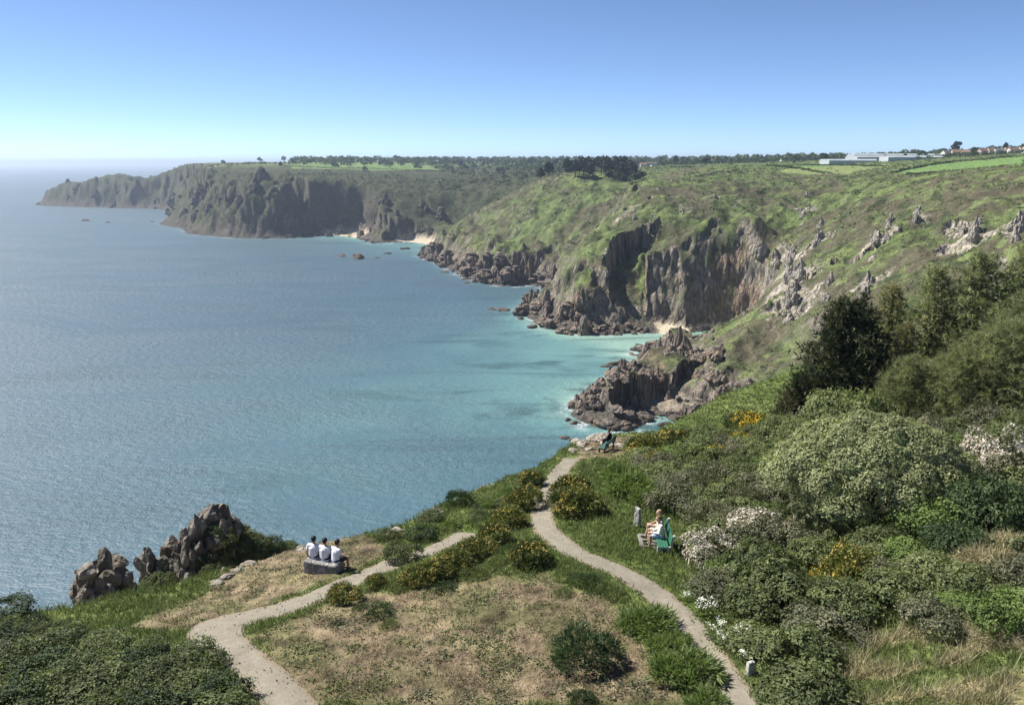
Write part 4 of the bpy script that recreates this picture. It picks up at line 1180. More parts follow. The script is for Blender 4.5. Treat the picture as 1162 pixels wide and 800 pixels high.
# trees along the skyline
n = 0
while n < 150:
    px = rnd.uniform(240, 1165) if n % 3 else rnd.uniform(560, 960)
    r = rnd.uniform(1250, 2300) if px < 900 else rnd.uniform(1050, 1700)
    if px < 420 and rnd.random() < .5: continue
    p = ground_pt(px, r); n += 1
    place('broad' if rnd.random() < .8 else 'conifer', p, 'tree on the skyline of the farmed plateau across the bay' if px < 560 else 'tree in the wooded skyline above the valley' if px < 900 else 'tree on the skyline behind the greenhouses and houses',
          'tree', 'skyline trees left' if px < 560 else 'skyline trees middle' if px < 900 else 'skyline trees right', scale=rnd.uniform(.9, 1.9) * (1 if px < 900 else .6), sz=rnd.uniform(.75, 1.1), sink=.5)
for px, r, s, lab in [(935,1000,1.0,'dark rounded pine standing alone beside the left greenhouse'),(1083,1150,1.35,'tall umbrella pine rising above the house roofs'),(318,1300,.75,'dark pine alone on the brow of the far headland'),
                      (223,1360,.7,'small dark tree at the seaward end of the far headland'),(475,1500,1.2,'broad dark tree clump tallest on the far skyline'),(800,1000,.9,'pair of dark trees left of the valley fields, the taller')]:
    place('skypine' if px != 475 else 'broad', ground_pt(px, r), lab, 'tree', None, scale=s, sink=.5)
for i in range(46):     # small trees and bushes scattered over the fields
    px = rnd.choice([rnd.uniform(240, 560), rnd.uniform(740, 1060)]); r = rnd.uniform(950, 1350)
    place('broad', ground_pt(px, r), 'small tree among the small fields of the far plateau' if px < 600 else 'small tree or bush among the fields behind the gully', 'tree', 'field trees far side' if px < 600 else 'field trees above the gully', scale=rnd.uniform(.25, .6), sink=.3)
def woodland(name, label, regions, seed, n_each):
    rng = np.random.default_rng(seed); V, Fc, T = [], [], []; b = 0
    for (x0, x1, r0, r1, n, h0) in regions:
        A = [at(rng.uniform(x0, x1), HZ, r=rng.uniform(r0, r1))[:2] for i in range(n)]; A = np.array(A); A = np.c_[A, height(A[:, 0], A[:, 1])]
        for i in range(n):
            p = A[i]; h = h0 * rng.uniform(.6, 1.3); wd = h * .5
            D = unit(rng.normal(size=(n_each, 3))); D[:, 2] = np.abs(D[:, 2]) * 1.1 - .25
            P = np.array(p) + [0, 0, h * .5] + D * [wd, wd, h * .5] * rng.uniform(.75, 1.05, (n_each, 1))
            v, f = leaves_at(rng, P, D, h * .27, .8, .5); V.append(v); Fc.append(f + b); b += len(v)
            T.append(np.clip(rng.uniform(.1, .8) + .15 * rng.normal(size=n_each), 0, 1))
    me = mesh_np(name, np.concatenate(V), [np.concatenate(Fc)], [M['fartree']], False, {'tint': ('FACE', np.concatenate(T))})
    tag(link(name, me), label, 'woodland', kind='stuff')
woodland('woods', 'hazy belts of woodland in the valley and along the far plateau', [(500, 720, 1050, 1700, 420, 7), (720, 900, 1050, 1700, 150, 6.5), (330, 965, 1350, 1750, 360, 12), (560, 960, 1250, 1500, 160, 12), (226, 335, 1380, 1480, 90, 4.2), (930, 1165, 1150, 1300, 120, 7), (330, 620, 1700, 2600, 330, 14), (560, 1165, 1600, 2500, 480, 15), (1040, 1165, 930, 980, 60, 4.5), (1060, 1165, 1100, 1300, 60, 7)], 31, 34)
woodland('woods', 'dark bushy scrub covering the slopes of the bay behind', [(280, 520, 1010, 1160, 520, 3.6), (500, 600, 950, 1200, 200, 3.8), (195, 300, 1060, 1250, 160, 2.6), (930, 1020, 640, 760, 40, 2.0)], 33, 16)

# hedges between the fields
def hedge(pts, h, wd, label, seed):
    rng = np.random.default_rng(seed); P = np.array([ground_pt(px, r)[:2] for px, r in pts])
    seg = np.hypot(*np.diff(P, axis=0).T); s = np.concatenate([[0], np.cumsum(seg)]); L = s[-1]
    n = int(L * 9); q = rng.uniform(0, L, n)
    x = np.interp(q, s, P[:, 0]) + rng.normal(size=n) * wd * .4; y = np.interp(q, s, P[:, 1]) + rng.normal(size=n) * wd * .4
    z = height(x, y); hh = h * (1 + .35 * noise2(q / 5., q * 0 + seed, 3)); k = rng.uniform(0, 1, n) ** .6
    pts3 = np.c_[x, y, z + hh * k]
    v, f = leaves_at(rng, pts3, rng.normal(size=(n, 3)) + [0, 0, 1], 1.0, .8, .6)
    r = empty('hedge'); part('foliage', mesh_np('foliage', v, [f], [M['fartree']], False, {'tint': ('FACE', rng.uniform(.05, .6, n))}), r)
    tag(r, label, 'hedge', 'hedges between the fields')
for i, (pts, h, lab) in enumerate([
    ([(1030,628),(1060,612),(1104,612)], 2.2, 'dark hedge along the lower edge of the bright green field'),([(1015,650),(1050,720),(1080,790)], 1.6, 'thin hedge along the left edge of the bright green field'),
    ([(1060,800),(1110,805),(1162,805)], 1.6, 'hedge along the upper edge of the bright green field'),([(870,800),(900,740),(930,700),(945,690)], 1.8, 'hedge running down between the pale strip fields'),
    ([(900,960),(950,880),(1000,800),(1030,790)], 1.6, 'long hedge behind the pale strip fields'),([(760,960),(830,940),(900,930)], 1.8, 'hedge along the top of the gully slope'),
    ([(320,1330),(420,1330),(505,1360)], 2.4, 'hedge at the near edge of the far plateau fields'),([(340,1700),(470,1800),(560,1900)], 2.6, 'hedge at the back of the far plateau fields'),
    ([(740,700),(790,690),(850,690)], 2.0, 'dark hedge across the head of the red cliffed spur'),([(1000,1000),(1080,980),(1162,960)], 2.2, 'hedge below the row of houses')]):
    hedge(pts, h, 1.4, lab, i + 5)

# ------------------------------------------------------------------ buildings
M['wallw'] = mat_plain('render_white', (.66,.64,.60), .85, .2, .08, .5); M['wallc'] = mat_plain('render_cream', (.55,.47,.37), .85, .2, .08, .5); M['wallp'] = mat_plain('render_pink', (.50,.38,.32), .85, .2, .08, .5)
M['roofr'] = mat_plain('roof_tiles', (.20,.13,.10), .85, .2, .25, 1.2); M['roofs'] = mat_plain('roof_slates', (.13,.13,.14), .7, .3, .25, 1.2)
M['pane'] = mat_plain('window_glass', (.05,.06,.07), .15, .5, .2, 2); M['ghglass'] = mat_plain('greenhouse_glass', (.42,.45,.46), .3, .5, .12, .15); M['ghframe'] = mat_plain('greenhouse_frame', (.55,.56,.55), .5, .4, .05, 1)
def boxes(L):
    V, Fc = [], []
    for (x0, x1, y0, y1, z0, z1) in L:
        b = len(V) * 8
        V.append([(x, y, z) for z in (z0, z1) for x, y in ((x0, y0), (x1, y0), (x1, y1), (x0, y1))])
        Fc += [(b+3, b+2, b+1, b), (b+4, b+5, b+6, b+7)] + [(b+i, b+(i+1) % 4, b+4+(i+1) % 4, b+4+i) for i in range(4)]
    return np.array(V, float).reshape(-1, 3), np.array(Fc)
def house(key, wall, roof, w=10, d=7.5, h=5.0, rise=3.0):
    r = empty('house')
    v = np.array([(-w/2,-d/2,-1.5),(w/2,-d/2,-1.5),(w/2,d/2,-1.5),(-w/2,d/2,-1.5),(-w/2,-d/2,h),(w/2,-d/2,h),(w/2,d/2,h),(-w/2,d/2,h),(-w/2,0,h+rise),(w/2,0,h+rise)], float)
    part('wall', mesh_np('wall', v, [np.array([(0,1,5,4),(2,3,7,6)]), np.array([(1,2,6,9,5),(3,0,4,8,7)])], [wall]), r)
    e = .35; sl = rise / (d / 2)
    rv, rf = [], []
    for s in (-1, 1):
        b = len(rv)
        rv += [(-w/2-e, s*(d/2+e), h-e*sl+.06),(w/2+e, s*(d/2+e), h-e*sl+.06),(w/2+e, 0, h+rise+.06),(-w/2-e, 0, h+rise+.06)]
        rv += [(x, y, z + .18) for x, y, z in rv[b:b+4]]
        rf += [(b,b+1,b+2,b+3),(b+4,b+5,b+6,b+7)] + [(b+i, b+(i+1) % 4, b+4+(i+1) % 4, b+4+i) for i in range(4)]
    ro = part('roof', mesh_np('roof', np.array(rv, float), [np.array(rf)], [roof]), r)
    cv, cf = boxes([(w/2-1.3, w/2-.4, -.5, .5, h+rise-.8, h+rise+1.3)]); part('chimney', mesh_np('chimney', cv, [cf], [wall]), ro)
    for x in (-w*.3, 0, w*.3):
        for z in (.9, 3.1):
            if x == 0 and z < 2: 
                v, f = boxes([(x-.5, x+.5, -d/2-.03, -d/2+.1, 0, 2.1)]); part('door', mesh_np('door', v, [f], [M['pane']]), r)
            else:
                v, f = boxes([(x-.65, x+.65, -d/2-.03, -d/2+.1, z, z+1.2)]); part('window', mesh_np('window', v, [f], [M['pane']]), r)
    PROTO.setdefault(key, []).append((r, w, h))
house('housew', M['wallw'], M['roofs']); house('housec', M['wallc'], M['roofr']); house('housep', M['wallp'], M['roofr'], 12, 8, 5.2, 3.4); house('houselong', M['wallw'], M['roofr'], 16, 7, 4.6, 2.8)
HOUSES = [('housew',1072,1000,'white slate roofed house left of the umbrella pine'),('housep',1084,1010,'pinkish red roofed house under the umbrella pine'),('housec',1094,980,'small cream house just right of the umbrella pine'),
    ('housep',1113,990,'pink house with large red roof in the middle of the village row'),('housec',1122,1000,'cream house with red roof between the pink house and the white gable'),('housew',1131,975,'white gabled house standing forward in the village row'),
    ('housec',1141,1010,'cream house with red roof right of the white gable'),('houselong',1149,985,'long white house with red roof near the end of the row'),('housec',1158,990,'cream house at the right end of the village row'),('housew',1164,975,'white house cut by the photo edge at the end of the row'),
    ('houselong',838,1500,'long white house among the skyline trees left of the greenhouses'),('housec',866,1350,'cream farmhouse with red roof left of the greenhouses'),('houselong',890,1300,'long farm building with red roof beside the greenhouses'),
    ('housew',715,1500,'white house on the skyline right of the dark wood'),('housew',742,1150,'white house in the valley trees behind the dark wood'),('houselong',732,1120,'white house group lowest in the valley trees'),('housew',700,2000,'long pale roofed house far off on the skyline, above the dark wood'),
    ('housew',652,1900,'small white house on the skyline left above the dark wood'),('housew',384,1900,'small white house on the skyline above the far fields'),('housec',770,1600,'cream house half hidden in skyline trees'),('housew',545,2000,'small white house on the skyline above the far cove')]
for k, px, r, lab in HOUSES:
    place(k, ground_pt(px, r), lab, 'house', 'scattered houses and village row', scale=.82, rz=rnd.uniform(-.5, .5), sink=0)
def greenhouse(px, r, L, wd, bays, lab, rz=0):
    root = empty('greenhouse', ground_pt(px, r), rz); bw = wd / bays; h = 3.0; rise = 1.5
    v, f = boxes([(-L/2, L/2, -wd/2, wd/2, -2, h)]); part('wall', mesh_np('wall', v, [f], [M['ghglass']]), root)
    V, Q, T3 = [], [], []
    for i in range(bays):
        y0 = -wd/2 + i * bw; b = len(V)
        V += [(-L/2-.1, y0, h+.02), (L/2+.1, y0, h+.02), (L/2+.1, y0+bw/2, h+rise), (-L/2-.1, y0+bw/2, h+rise), (-L/2-.1, y0+bw, h+.02), (L/2+.1, y0+bw, h+.02)]
        Q += [(b,b+1,b+2,b+3), (b+3,b+2,b+5,b+4)]; T3 += [(b,b+3,b+4), (b+1,b+5,b+2)]
    part('roof', mesh_np('roof', np.array(V, float), [np.array(Q), np.array(T3)], [M['ghglass']]), root)
    fr = [(x, x+.12, -wd/2-.06, -wd/2, -1, h) for x in np.arange(-L/2, L/2, 4)] + [(-L/2, L/2, -wd/2-.08, -wd/2-.0, h-.15, h+.05)]
    v, f = boxes(fr); part('frame', mesh_np('frame', v, [f], [M['ghframe']]), root)
    tag(root, lab, 'greenhouse', 'greenhouses on the plateau')
greenhouse(962, 950, 52, 24, 4, 'white greenhouse left of the long range, beside the dark pine', .05)
greenhouse(1000, 1010, 70, 30, 5, 'long white greenhouse in the middle of the range', .04)
greenhouse(1034, 960, 60, 20, 3, 'long white greenhouse nearest the village houses', .03)
greenhouse(1015, 1100, 110, 20, 3, 'longest greenhouse at the back of the range', .02)
greenhouse(700, 1700, 46, 16, 2, 'small white greenhouse far off above the dark wood', 0)

# ------------------------------------------------------------------ near headland: rocks on the edge
def near_top(px, py, r, below): 
    p = at(px, py, r=r); return p
for i, (px, py, r, wd, h, lab) in enumerate(CRAGS):
    p = at(px, py, r=r); me = tor_mesh('rock_crag', 800 + i, wd * .9, wd * .8, h, M['nearrock'], 16, 3, 1, angular=True)
    put('rock_crag', me, (p[0], p[1], p[2] - h), lab, 'rock', 'crags on the left cliff edge')
ledge = [boulder_mesh('ledge_rock', 830 + k, M['nearpale'], 4, .5) for k in range(4)]
for i, (px, py, s) in enumerate([(322,622,.55),(305,632,.32),(285,640,.32),(338,612,.6),(352,606,.45),(292,628,.32),(270,648,.32),(398,607,.6),(412,605,.7),(425,602,.7),(437,600,.6),(385,606,.55),(345,624,.35),(448,606,.5),(405,598,.6),
        (660,504,.6),(672,499,.7),(684,497,.8),(650,512,.5),(692,493,.7),(668,510,.4),(640,505,.6),(628,515,.5),(655,496,.7),(702,492,.6),(258,655,.32),(247,662,.32),(525,560,.5),(497,582,.45)]):
    h = hit(px, py)
    if h is None or math.hypot(h.x, h.y) > 90:
        p = at(px, py + 6, r=55 if px > 600 else 42); h = Vector((p[0], p[1], gz(p[0], p[1])))
    left = px < 600
    put('ledge_rock', ledge[i % 4], (h.x, h.y, h.z + .1 * s), 'pale flat rock bedded along the cliff edge beyond the stone block' if left else 'pale flat rock on the bare point round the far bench', 'rock',
        'pale rocks along the cliff edge' if left else 'pale rocks at the point', rz=i * 1.3, sc=(s * 1.05, s * .8, s * .6))

# ------------------------------------------------------------------ shrubs placed one by one
def P_(px, py): 
    h = hit(px, py)
    return h
PXM = lambda p: F / math.hypot(p.x, p.y) * .98      # pixels per metre there
def bush(key, px, py, radpx, label, cat, group=None, sz=1.0, **kw):
    """px,py: centre of the plant's foot, radpx: half its width in the photo"""
    p = P_(px, py)
    if p is None or math.hypot(p.x, p.y) > 110: return None
    return place(key, p, label, cat, group, radius=radpx / PXM(p), sz=sz, **kw)

G = 'gorse bushes on the headland'
for px, py, rp, key, lab in [
    (600,640,27,'gorse','large round gorse bush with brownish yellow flowers at the bend between the two paths'),(391,681,20,'gorse','round dark gorse bush beside the left path below the stone block'),
    (655,584,30,'gorse','broad gorse bush in the grass right of the path, front of two'),(648,566,26,'gorse','gorse bush behind the broad one right of the path'),
    (594,574,22,'gorse','gorse bush left of the path, level with the broad pair'),(578,598,24,'gorse','gorse bush in the band left of the path, second from the top'),(560,616,23,'gorse','gorse bush in the middle of the band between the paths'),
    (540,632,23,'gorse','gorse bush in the band above the round bush, nearer the left path'),(518,644,22,'gorse','gorse bush in the lower middle of the band between the paths'),(496,656,22,'gorse','gorse bush low in the band between the paths'),
    (474,662,20,'gorse','gorse bush near the bottom end of the band'),(458,666,15,'low','low dark cushion at the bottom end of the gorse band'),(428,664,14,'gorse','small brown flowering gorse clump at the edge of the left path'),
    (603,551,17,'gorse','highest gorse bush in the band left of the path'),(585,625,14,'low','low green cushion under the band of gorse'),(540,652,20,'low','low green cushion along the lower side of the gorse band'),(505,668,17,'low','low cushion at the lower left of the gorse band'),(565,640,16,'low','low cushion between the band and the large round gorse'),
    (520,572,17,'juniper','dark brownish bush on the cliff edge below the pale rock'),(490,592,19,'darkscrub','dark green bush on the cliff edge above the left path'),(457,634,26,'darkscrub','wide low dark bush between the left path and the cliff edge'),(478,612,20,'darkscrub','dark bush on the slope left of the upper path end'),(440,612,16,'darkscrub','small dark bush behind the edge rocks'),
    (432,697,20,'low','low green cushion below the brown gorse clump'),(440,710,13,'low','small low cushion beneath the larger green cushion'),(410,690,10,'low','tiny low cushion left of the green cushions'),(640,675,14,'low','small bright cushion on the dry heath'),
    (668,662,22,'low','low green patch along the near side of the path, left'),(690,672,20,'low','low green patch along the near side of the path, right'),(384,708,9,'low','tiny dark tuft on the dry heath near the left path'),
    (665,750,40,'juniper','large dark bushy shrub standing alone on the dry heath'),(660,797,18,'juniper','small dark shrub on the dry heath at the lower photo edge'),
    (735,712,32,'bracken','tall bright bracken clump beside the main path, upper'),(778,768,38,'bracken','tall bright bracken clump beside the main path, lower'),(800,800,26,'bracken','bright bracken at the bottom edge beside the path'),(760,735,24,'bracken','bracken between the two bright clumps by the path')]:
    bush(key, px, py, rp, lab, 'gorse bush' if key == 'gorse' else 'bracken' if key == 'bracken' else 'shrub', G if key == 'gorse' else None, sz=.8 if key == 'bracken' else 1)

# slope between the left path end and the cliff edge
for i in range(20):
    t = rnd.uniform(0, 1); px = 478 + 135 * t; py = 606 - 66 * t + rnd.uniform(-2, 16)
    bush(rnd.choice(['bracken', 'darkscrub', 'low', 'bracken']), px, py, rnd.uniform(9, 16), 'small green plant on the grassy slope between the gorse and the cliff edge', 'shrub', 'plants on the cliff edge slope', sz=.7)
# ivy and shrubs on the left crags
for px, py, r, s in IVY:
    p = at(px, py, r=r)
    place('darkscrub', (p[0], p[1], p[2] - .5 * s), 'dark green ivy bush clinging to the crags on the left cliff edge', 'shrub', 'bushes on the left crags', radius=s)

# left foreground scrub
LEFT = world_poly([(-60,730),(60,730),(150,736),(205,742),(242,760),(272,790),(292,815),(296,840),(-60,840)])
LEFT2 = world_poly([(-60,704),(40,700),(105,712),(95,724),(-60,724)])
SCRUB = world_poly([(705,514),(745,502),(860,494),(960,478),(1080,462),(1230,455),(1230,700),(1100,712),(985,716),(948,736),(944,800),(950,830),(895,830),(862,780),(826,716),(802,682),(782,655),(795,620),(778,585),(752,556),(730,535)])
def scatter(poly, dist, rng, tries=4000, cap=400):
    lo, hi = poly.min(0), poly.max(0); pts = []
    for _ in range(tries):
        p = np.array([rng.uniform(lo[0], hi[0]), rng.uniform(lo[1], hi[1])])
        if len(pts) >= cap: break
        if pts and min(np.hypot(*(p - q)) for q in pts) < dist: continue
        if sdist(poly, np.array([p[0]]), np.array([p[1]]))[0] < dist * .35: continue
        pts.append(p)
    return pts
for P, d in ((LEFT, .95), (LEFT2, .9)):
    for p in scatter(P, d, rnd, 3000, 110):
        place('darkscrub' if rnd.random() < .9 else 'twig', (p[0], p[1], gz(*p)), 'dark green shrub in the low thicket filling the near left corner' if P is LEFT else 'dark green shrub in the band of thicket along the left cliff edge', 'shrub',
              'thicket in the near left corner' if P is LEFT else 'thicket along the left cliff edge', radius=rnd.uniform(.75, 1.1), sz=rnd.uniform(.65, .9) if P is LEFT else .7)

for i, px in enumerate((-20, -4, 10, 24, 38, 52, 66, 80, 94, 106)):
    bush('darkscrub', px, 718 + (i % 2) * 6 - (4 if px < 60 else 0), 17 if px < 90 else 12, 'dark green shrub in the band of thicket along the left cliff edge', 'shrub', 'thicket along the left cliff edge', sz=.95)
# the big domed shrub and its neighbours
special = []
d_ = dome(); p = P_(1005, 605); d_.location = (p.x + .2, p.y + 2.0, p.z - .15); d_.scale = (1.22, 1.15, 1.3); tag(d_, 'huge domed silvery green shrub filling the right of the scrub', 'shrub'); special.append((p.x + .2, p.y + 2.0, 3.8))
d2 = copy_tree(d_); p = P_(935, 608); d2.location = (p.x, p.y + .6, p.z - .1); d2.scale = (.38, .38, .5); d2.rotation_euler[2] = 2; tag(d2, 'small domed silvery green shrub at the left foot of the huge dome', 'shrub'); special.append((p.x, p.y + .6, 1.2))
for key, px, py, rp, lab, cat, sz in [
    ('fresh',1060,612,38,'yellow green bush in front of the huge silvery dome','shrub',1.2),('fresh',1030,640,30,'lower yellow green bush in front of the dome','shrub',1.0),
    ('hawthorn',1135,560,36,'white blossoming bush over dark foliage right of the dome','blossoming bush',1.5),('hawthorn',1100,545,26,'white blossoming branch clump on the right flank of the dome','blossoming bush',1.7),('bigdark',1120,605,44,'large dark bush under the white blossom','shrub',1.4),('bigdark',1085,632,34,'dark hollow looking bush right of the yellow green bush','shrub',1.1),
    ('hawthorn',808,640,38,'pinkish white blossoming bush right of the green bench, left of two','blossoming bush',.95),('hawthorn',864,626,42,'pinkish white blossoming bush right of the green bench, right of two','blossoming bush',.95),
    ('fresh',830,660,30,'fresh yellow green bush below the pinkish blossom','shrub',.9),('fresh',868,655,26,'fresh green bush below the right blossoming bush','shrub',.9),
    ('gorse',965,665,34,'brown gorse bush gone over in the middle of the scrub','gorse bush',1.2),('gorsebright',932,654,14,'small bright yellow gorse clump in the middle of the scrub','gorse bush',.9),
    ('gorsebright',812,527,24,'orange yellow gorse bush brightest behind the marker stone','gorse bush',.9),('gorsebright',850,492,26,'yellow gorse bush at the back of the scrub, left of the dark pine','gorse bush',.9),('gorsebright',838,506,20,'smaller yellow gorse bush between the two large yellow ones','gorse bush',.8),
    ('gorse',735,520,24,'brownish gorse bush beside the far bench','gorse bush',1.0),('gorse',765,512,24,'brownish gorse bush behind the point, second from the bench','gorse bush',1.0),('gorse',748,530,20,'brownish gorse bush in front of the pair by the far bench','gorse bush',.9),
    ('twig',765,580,34,'grey brown twiggy bush behind the marker stone','shrub',1.1),('twig',810,560,34,'grey brown twiggy bush behind the green bench','shrub',1.1),
    ('bracken',715,560,26,'bright green bracken left of the marker stone','bracken',1.0),('bracken',737,572,20,'bright green bracken just behind the marker stone','bracken',1.0),('bracken',705,545,22,'bright green bracken behind the broad gorse','bracken',.9),
    ('fresh',1125,712,34,'bright green bush by the straw grass at the right','shrub',1.1),('fresh',1160,705,34,'bright green bush at the right photo edge above the straw grass','shrub',1.1),('fresh',1165,610,24,'bright green bush at the right photo edge under the blossom','shrub',1.2),
    ('deadclump',1120,655,32,'tan clump of dead stalks right of the dark bushes','dry plants',1.0),('deadclump',1150,660,32,'tan clump of dead stalks at the right photo edge','dry plants',1.0),('deadclump',1140,632,28,'tan dead stalks behind the front clumps','dry plants',1.0),('deadclump',1118,722,24,'brown dead bramble under the bright green bush','dry plants',.7),('deadclump',1160,728,24,'brown dead bramble at the right photo edge','dry plants',.6),
    ('twig',1060,712,36,'grey brown twiggy bush beside the bright green bush','shrub',1.0),('bigscrub',895,510,34,'rounded green bush left of the dark pine','shrub',1.2),('bigscrub',960,505,46,'broad mid green leafy bush under the dark pine','shrub',1.5),('bigscrub',925,520,36,'mid green leafy bush left of the broad one','shrub',1.3),
    ('umbel',800,700,16,'tall white flowers at the verge of the path, upper clump','flowers',1),('umbel',812,722,14,'white flowers at the verge of the path, second clump','flowers',1),('umbel',820,732,12,'white flowers at the verge of the path, third clump','flowers',1),('umbel',842,730,14,'white flowers among shrubs behind the verge','flowers',1),('umbel',845,752,10,'white flowers just above the small granite post','flowers',1),('umbel',780,682,9,'small white flowers beside the path below the bench','flowers',1)]:
    o = bush(key, px, py, rp, lab, cat, None, sz=sz)
    if o: special.append((o.location.x, o.location.y, rp / PXM(o.location) * .7))
i = 0
for p in scatter(SCRUB, 1.28, rnd, 9000, 250):
    if any(math.hypot(p[0] - a, p[1] - b) < c for a, b, c in special): continue
    r_ = math.hypot(*p); u = fbm2(p[0] / 4., p[1] / 4., 2, 601)
    key = 'scrub' if u > -.12 else 'twig'
    if rnd.random() < .10: key = 'fresh'
    if rnd.random() < .05: key = 'darkscrub'
    q = sdist(SCRUB, np.array([p[0]]), np.array([p[1]]))[0]
    place(key, (p[0], p[1], gz(*p)), {'scrub': 'leafy mid green shrub in the dense scrub right of the main path', 'twig': 'grey green twiggy shrub in the dense scrub right of the main path', 'fresh': 'fresh light green shrub in the dense scrub right of the main path',
          'darkscrub': 'small dark shrub in the dense scrub right of the main path'}[key], 'shrub', 'shrubs of the dense scrub', radius=rnd.uniform(.95, 1.45), sz=rnd.uniform(.8, 1.25) * (.6 + .4 * min(1, q / 2)))
# young olive pines in front of the tall ones
for px, py, tp, lab in [(1078,468,392,'young olive pine under the slim pine'),(1105,474,372,'young olive pine under the broad pine, left of two'),(1136,478,362,'young olive pine under the broad pine, right of two'),(1160,486,384,'young olive pine lowest at the right photo edge'),
    (1052,472,412,'small young olive pine left of the others'),(1165,452,330,'young olive pine behind the lowest one at the right photo edge'),(1095,492,428,'smallest young olive pine just above the silvery dome'),(1024,466,400,'young olive pine right of the dark pine')]:
    p = at(px, py, r=50 if py > 465 else 55); z = gz(p[0], p[1]); top = at(px, tp, r=math.hypot(p[0], p[1]))[2]
    place('youngpine', (p[0], p[1], z), lab, 'pine tree', 'young pines at the edge of the scrub', scale=max(.3, (top - z) / 4), sink=.2)
# pines
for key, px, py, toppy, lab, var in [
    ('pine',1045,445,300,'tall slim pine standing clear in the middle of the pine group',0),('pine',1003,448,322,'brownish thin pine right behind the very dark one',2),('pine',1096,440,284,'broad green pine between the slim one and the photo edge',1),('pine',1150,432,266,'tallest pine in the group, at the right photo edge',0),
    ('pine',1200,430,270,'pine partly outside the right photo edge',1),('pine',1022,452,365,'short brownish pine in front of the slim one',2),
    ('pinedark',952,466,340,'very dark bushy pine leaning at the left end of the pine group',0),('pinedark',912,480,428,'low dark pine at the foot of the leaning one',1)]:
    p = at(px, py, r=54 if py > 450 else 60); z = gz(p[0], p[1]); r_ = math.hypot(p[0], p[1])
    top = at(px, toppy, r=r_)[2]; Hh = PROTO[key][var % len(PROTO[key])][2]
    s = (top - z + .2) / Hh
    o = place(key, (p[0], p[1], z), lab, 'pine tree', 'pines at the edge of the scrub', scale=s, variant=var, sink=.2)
    if key == 'pine' and s > 1: o.scale = (s * 1.1, s * 1.1, s)

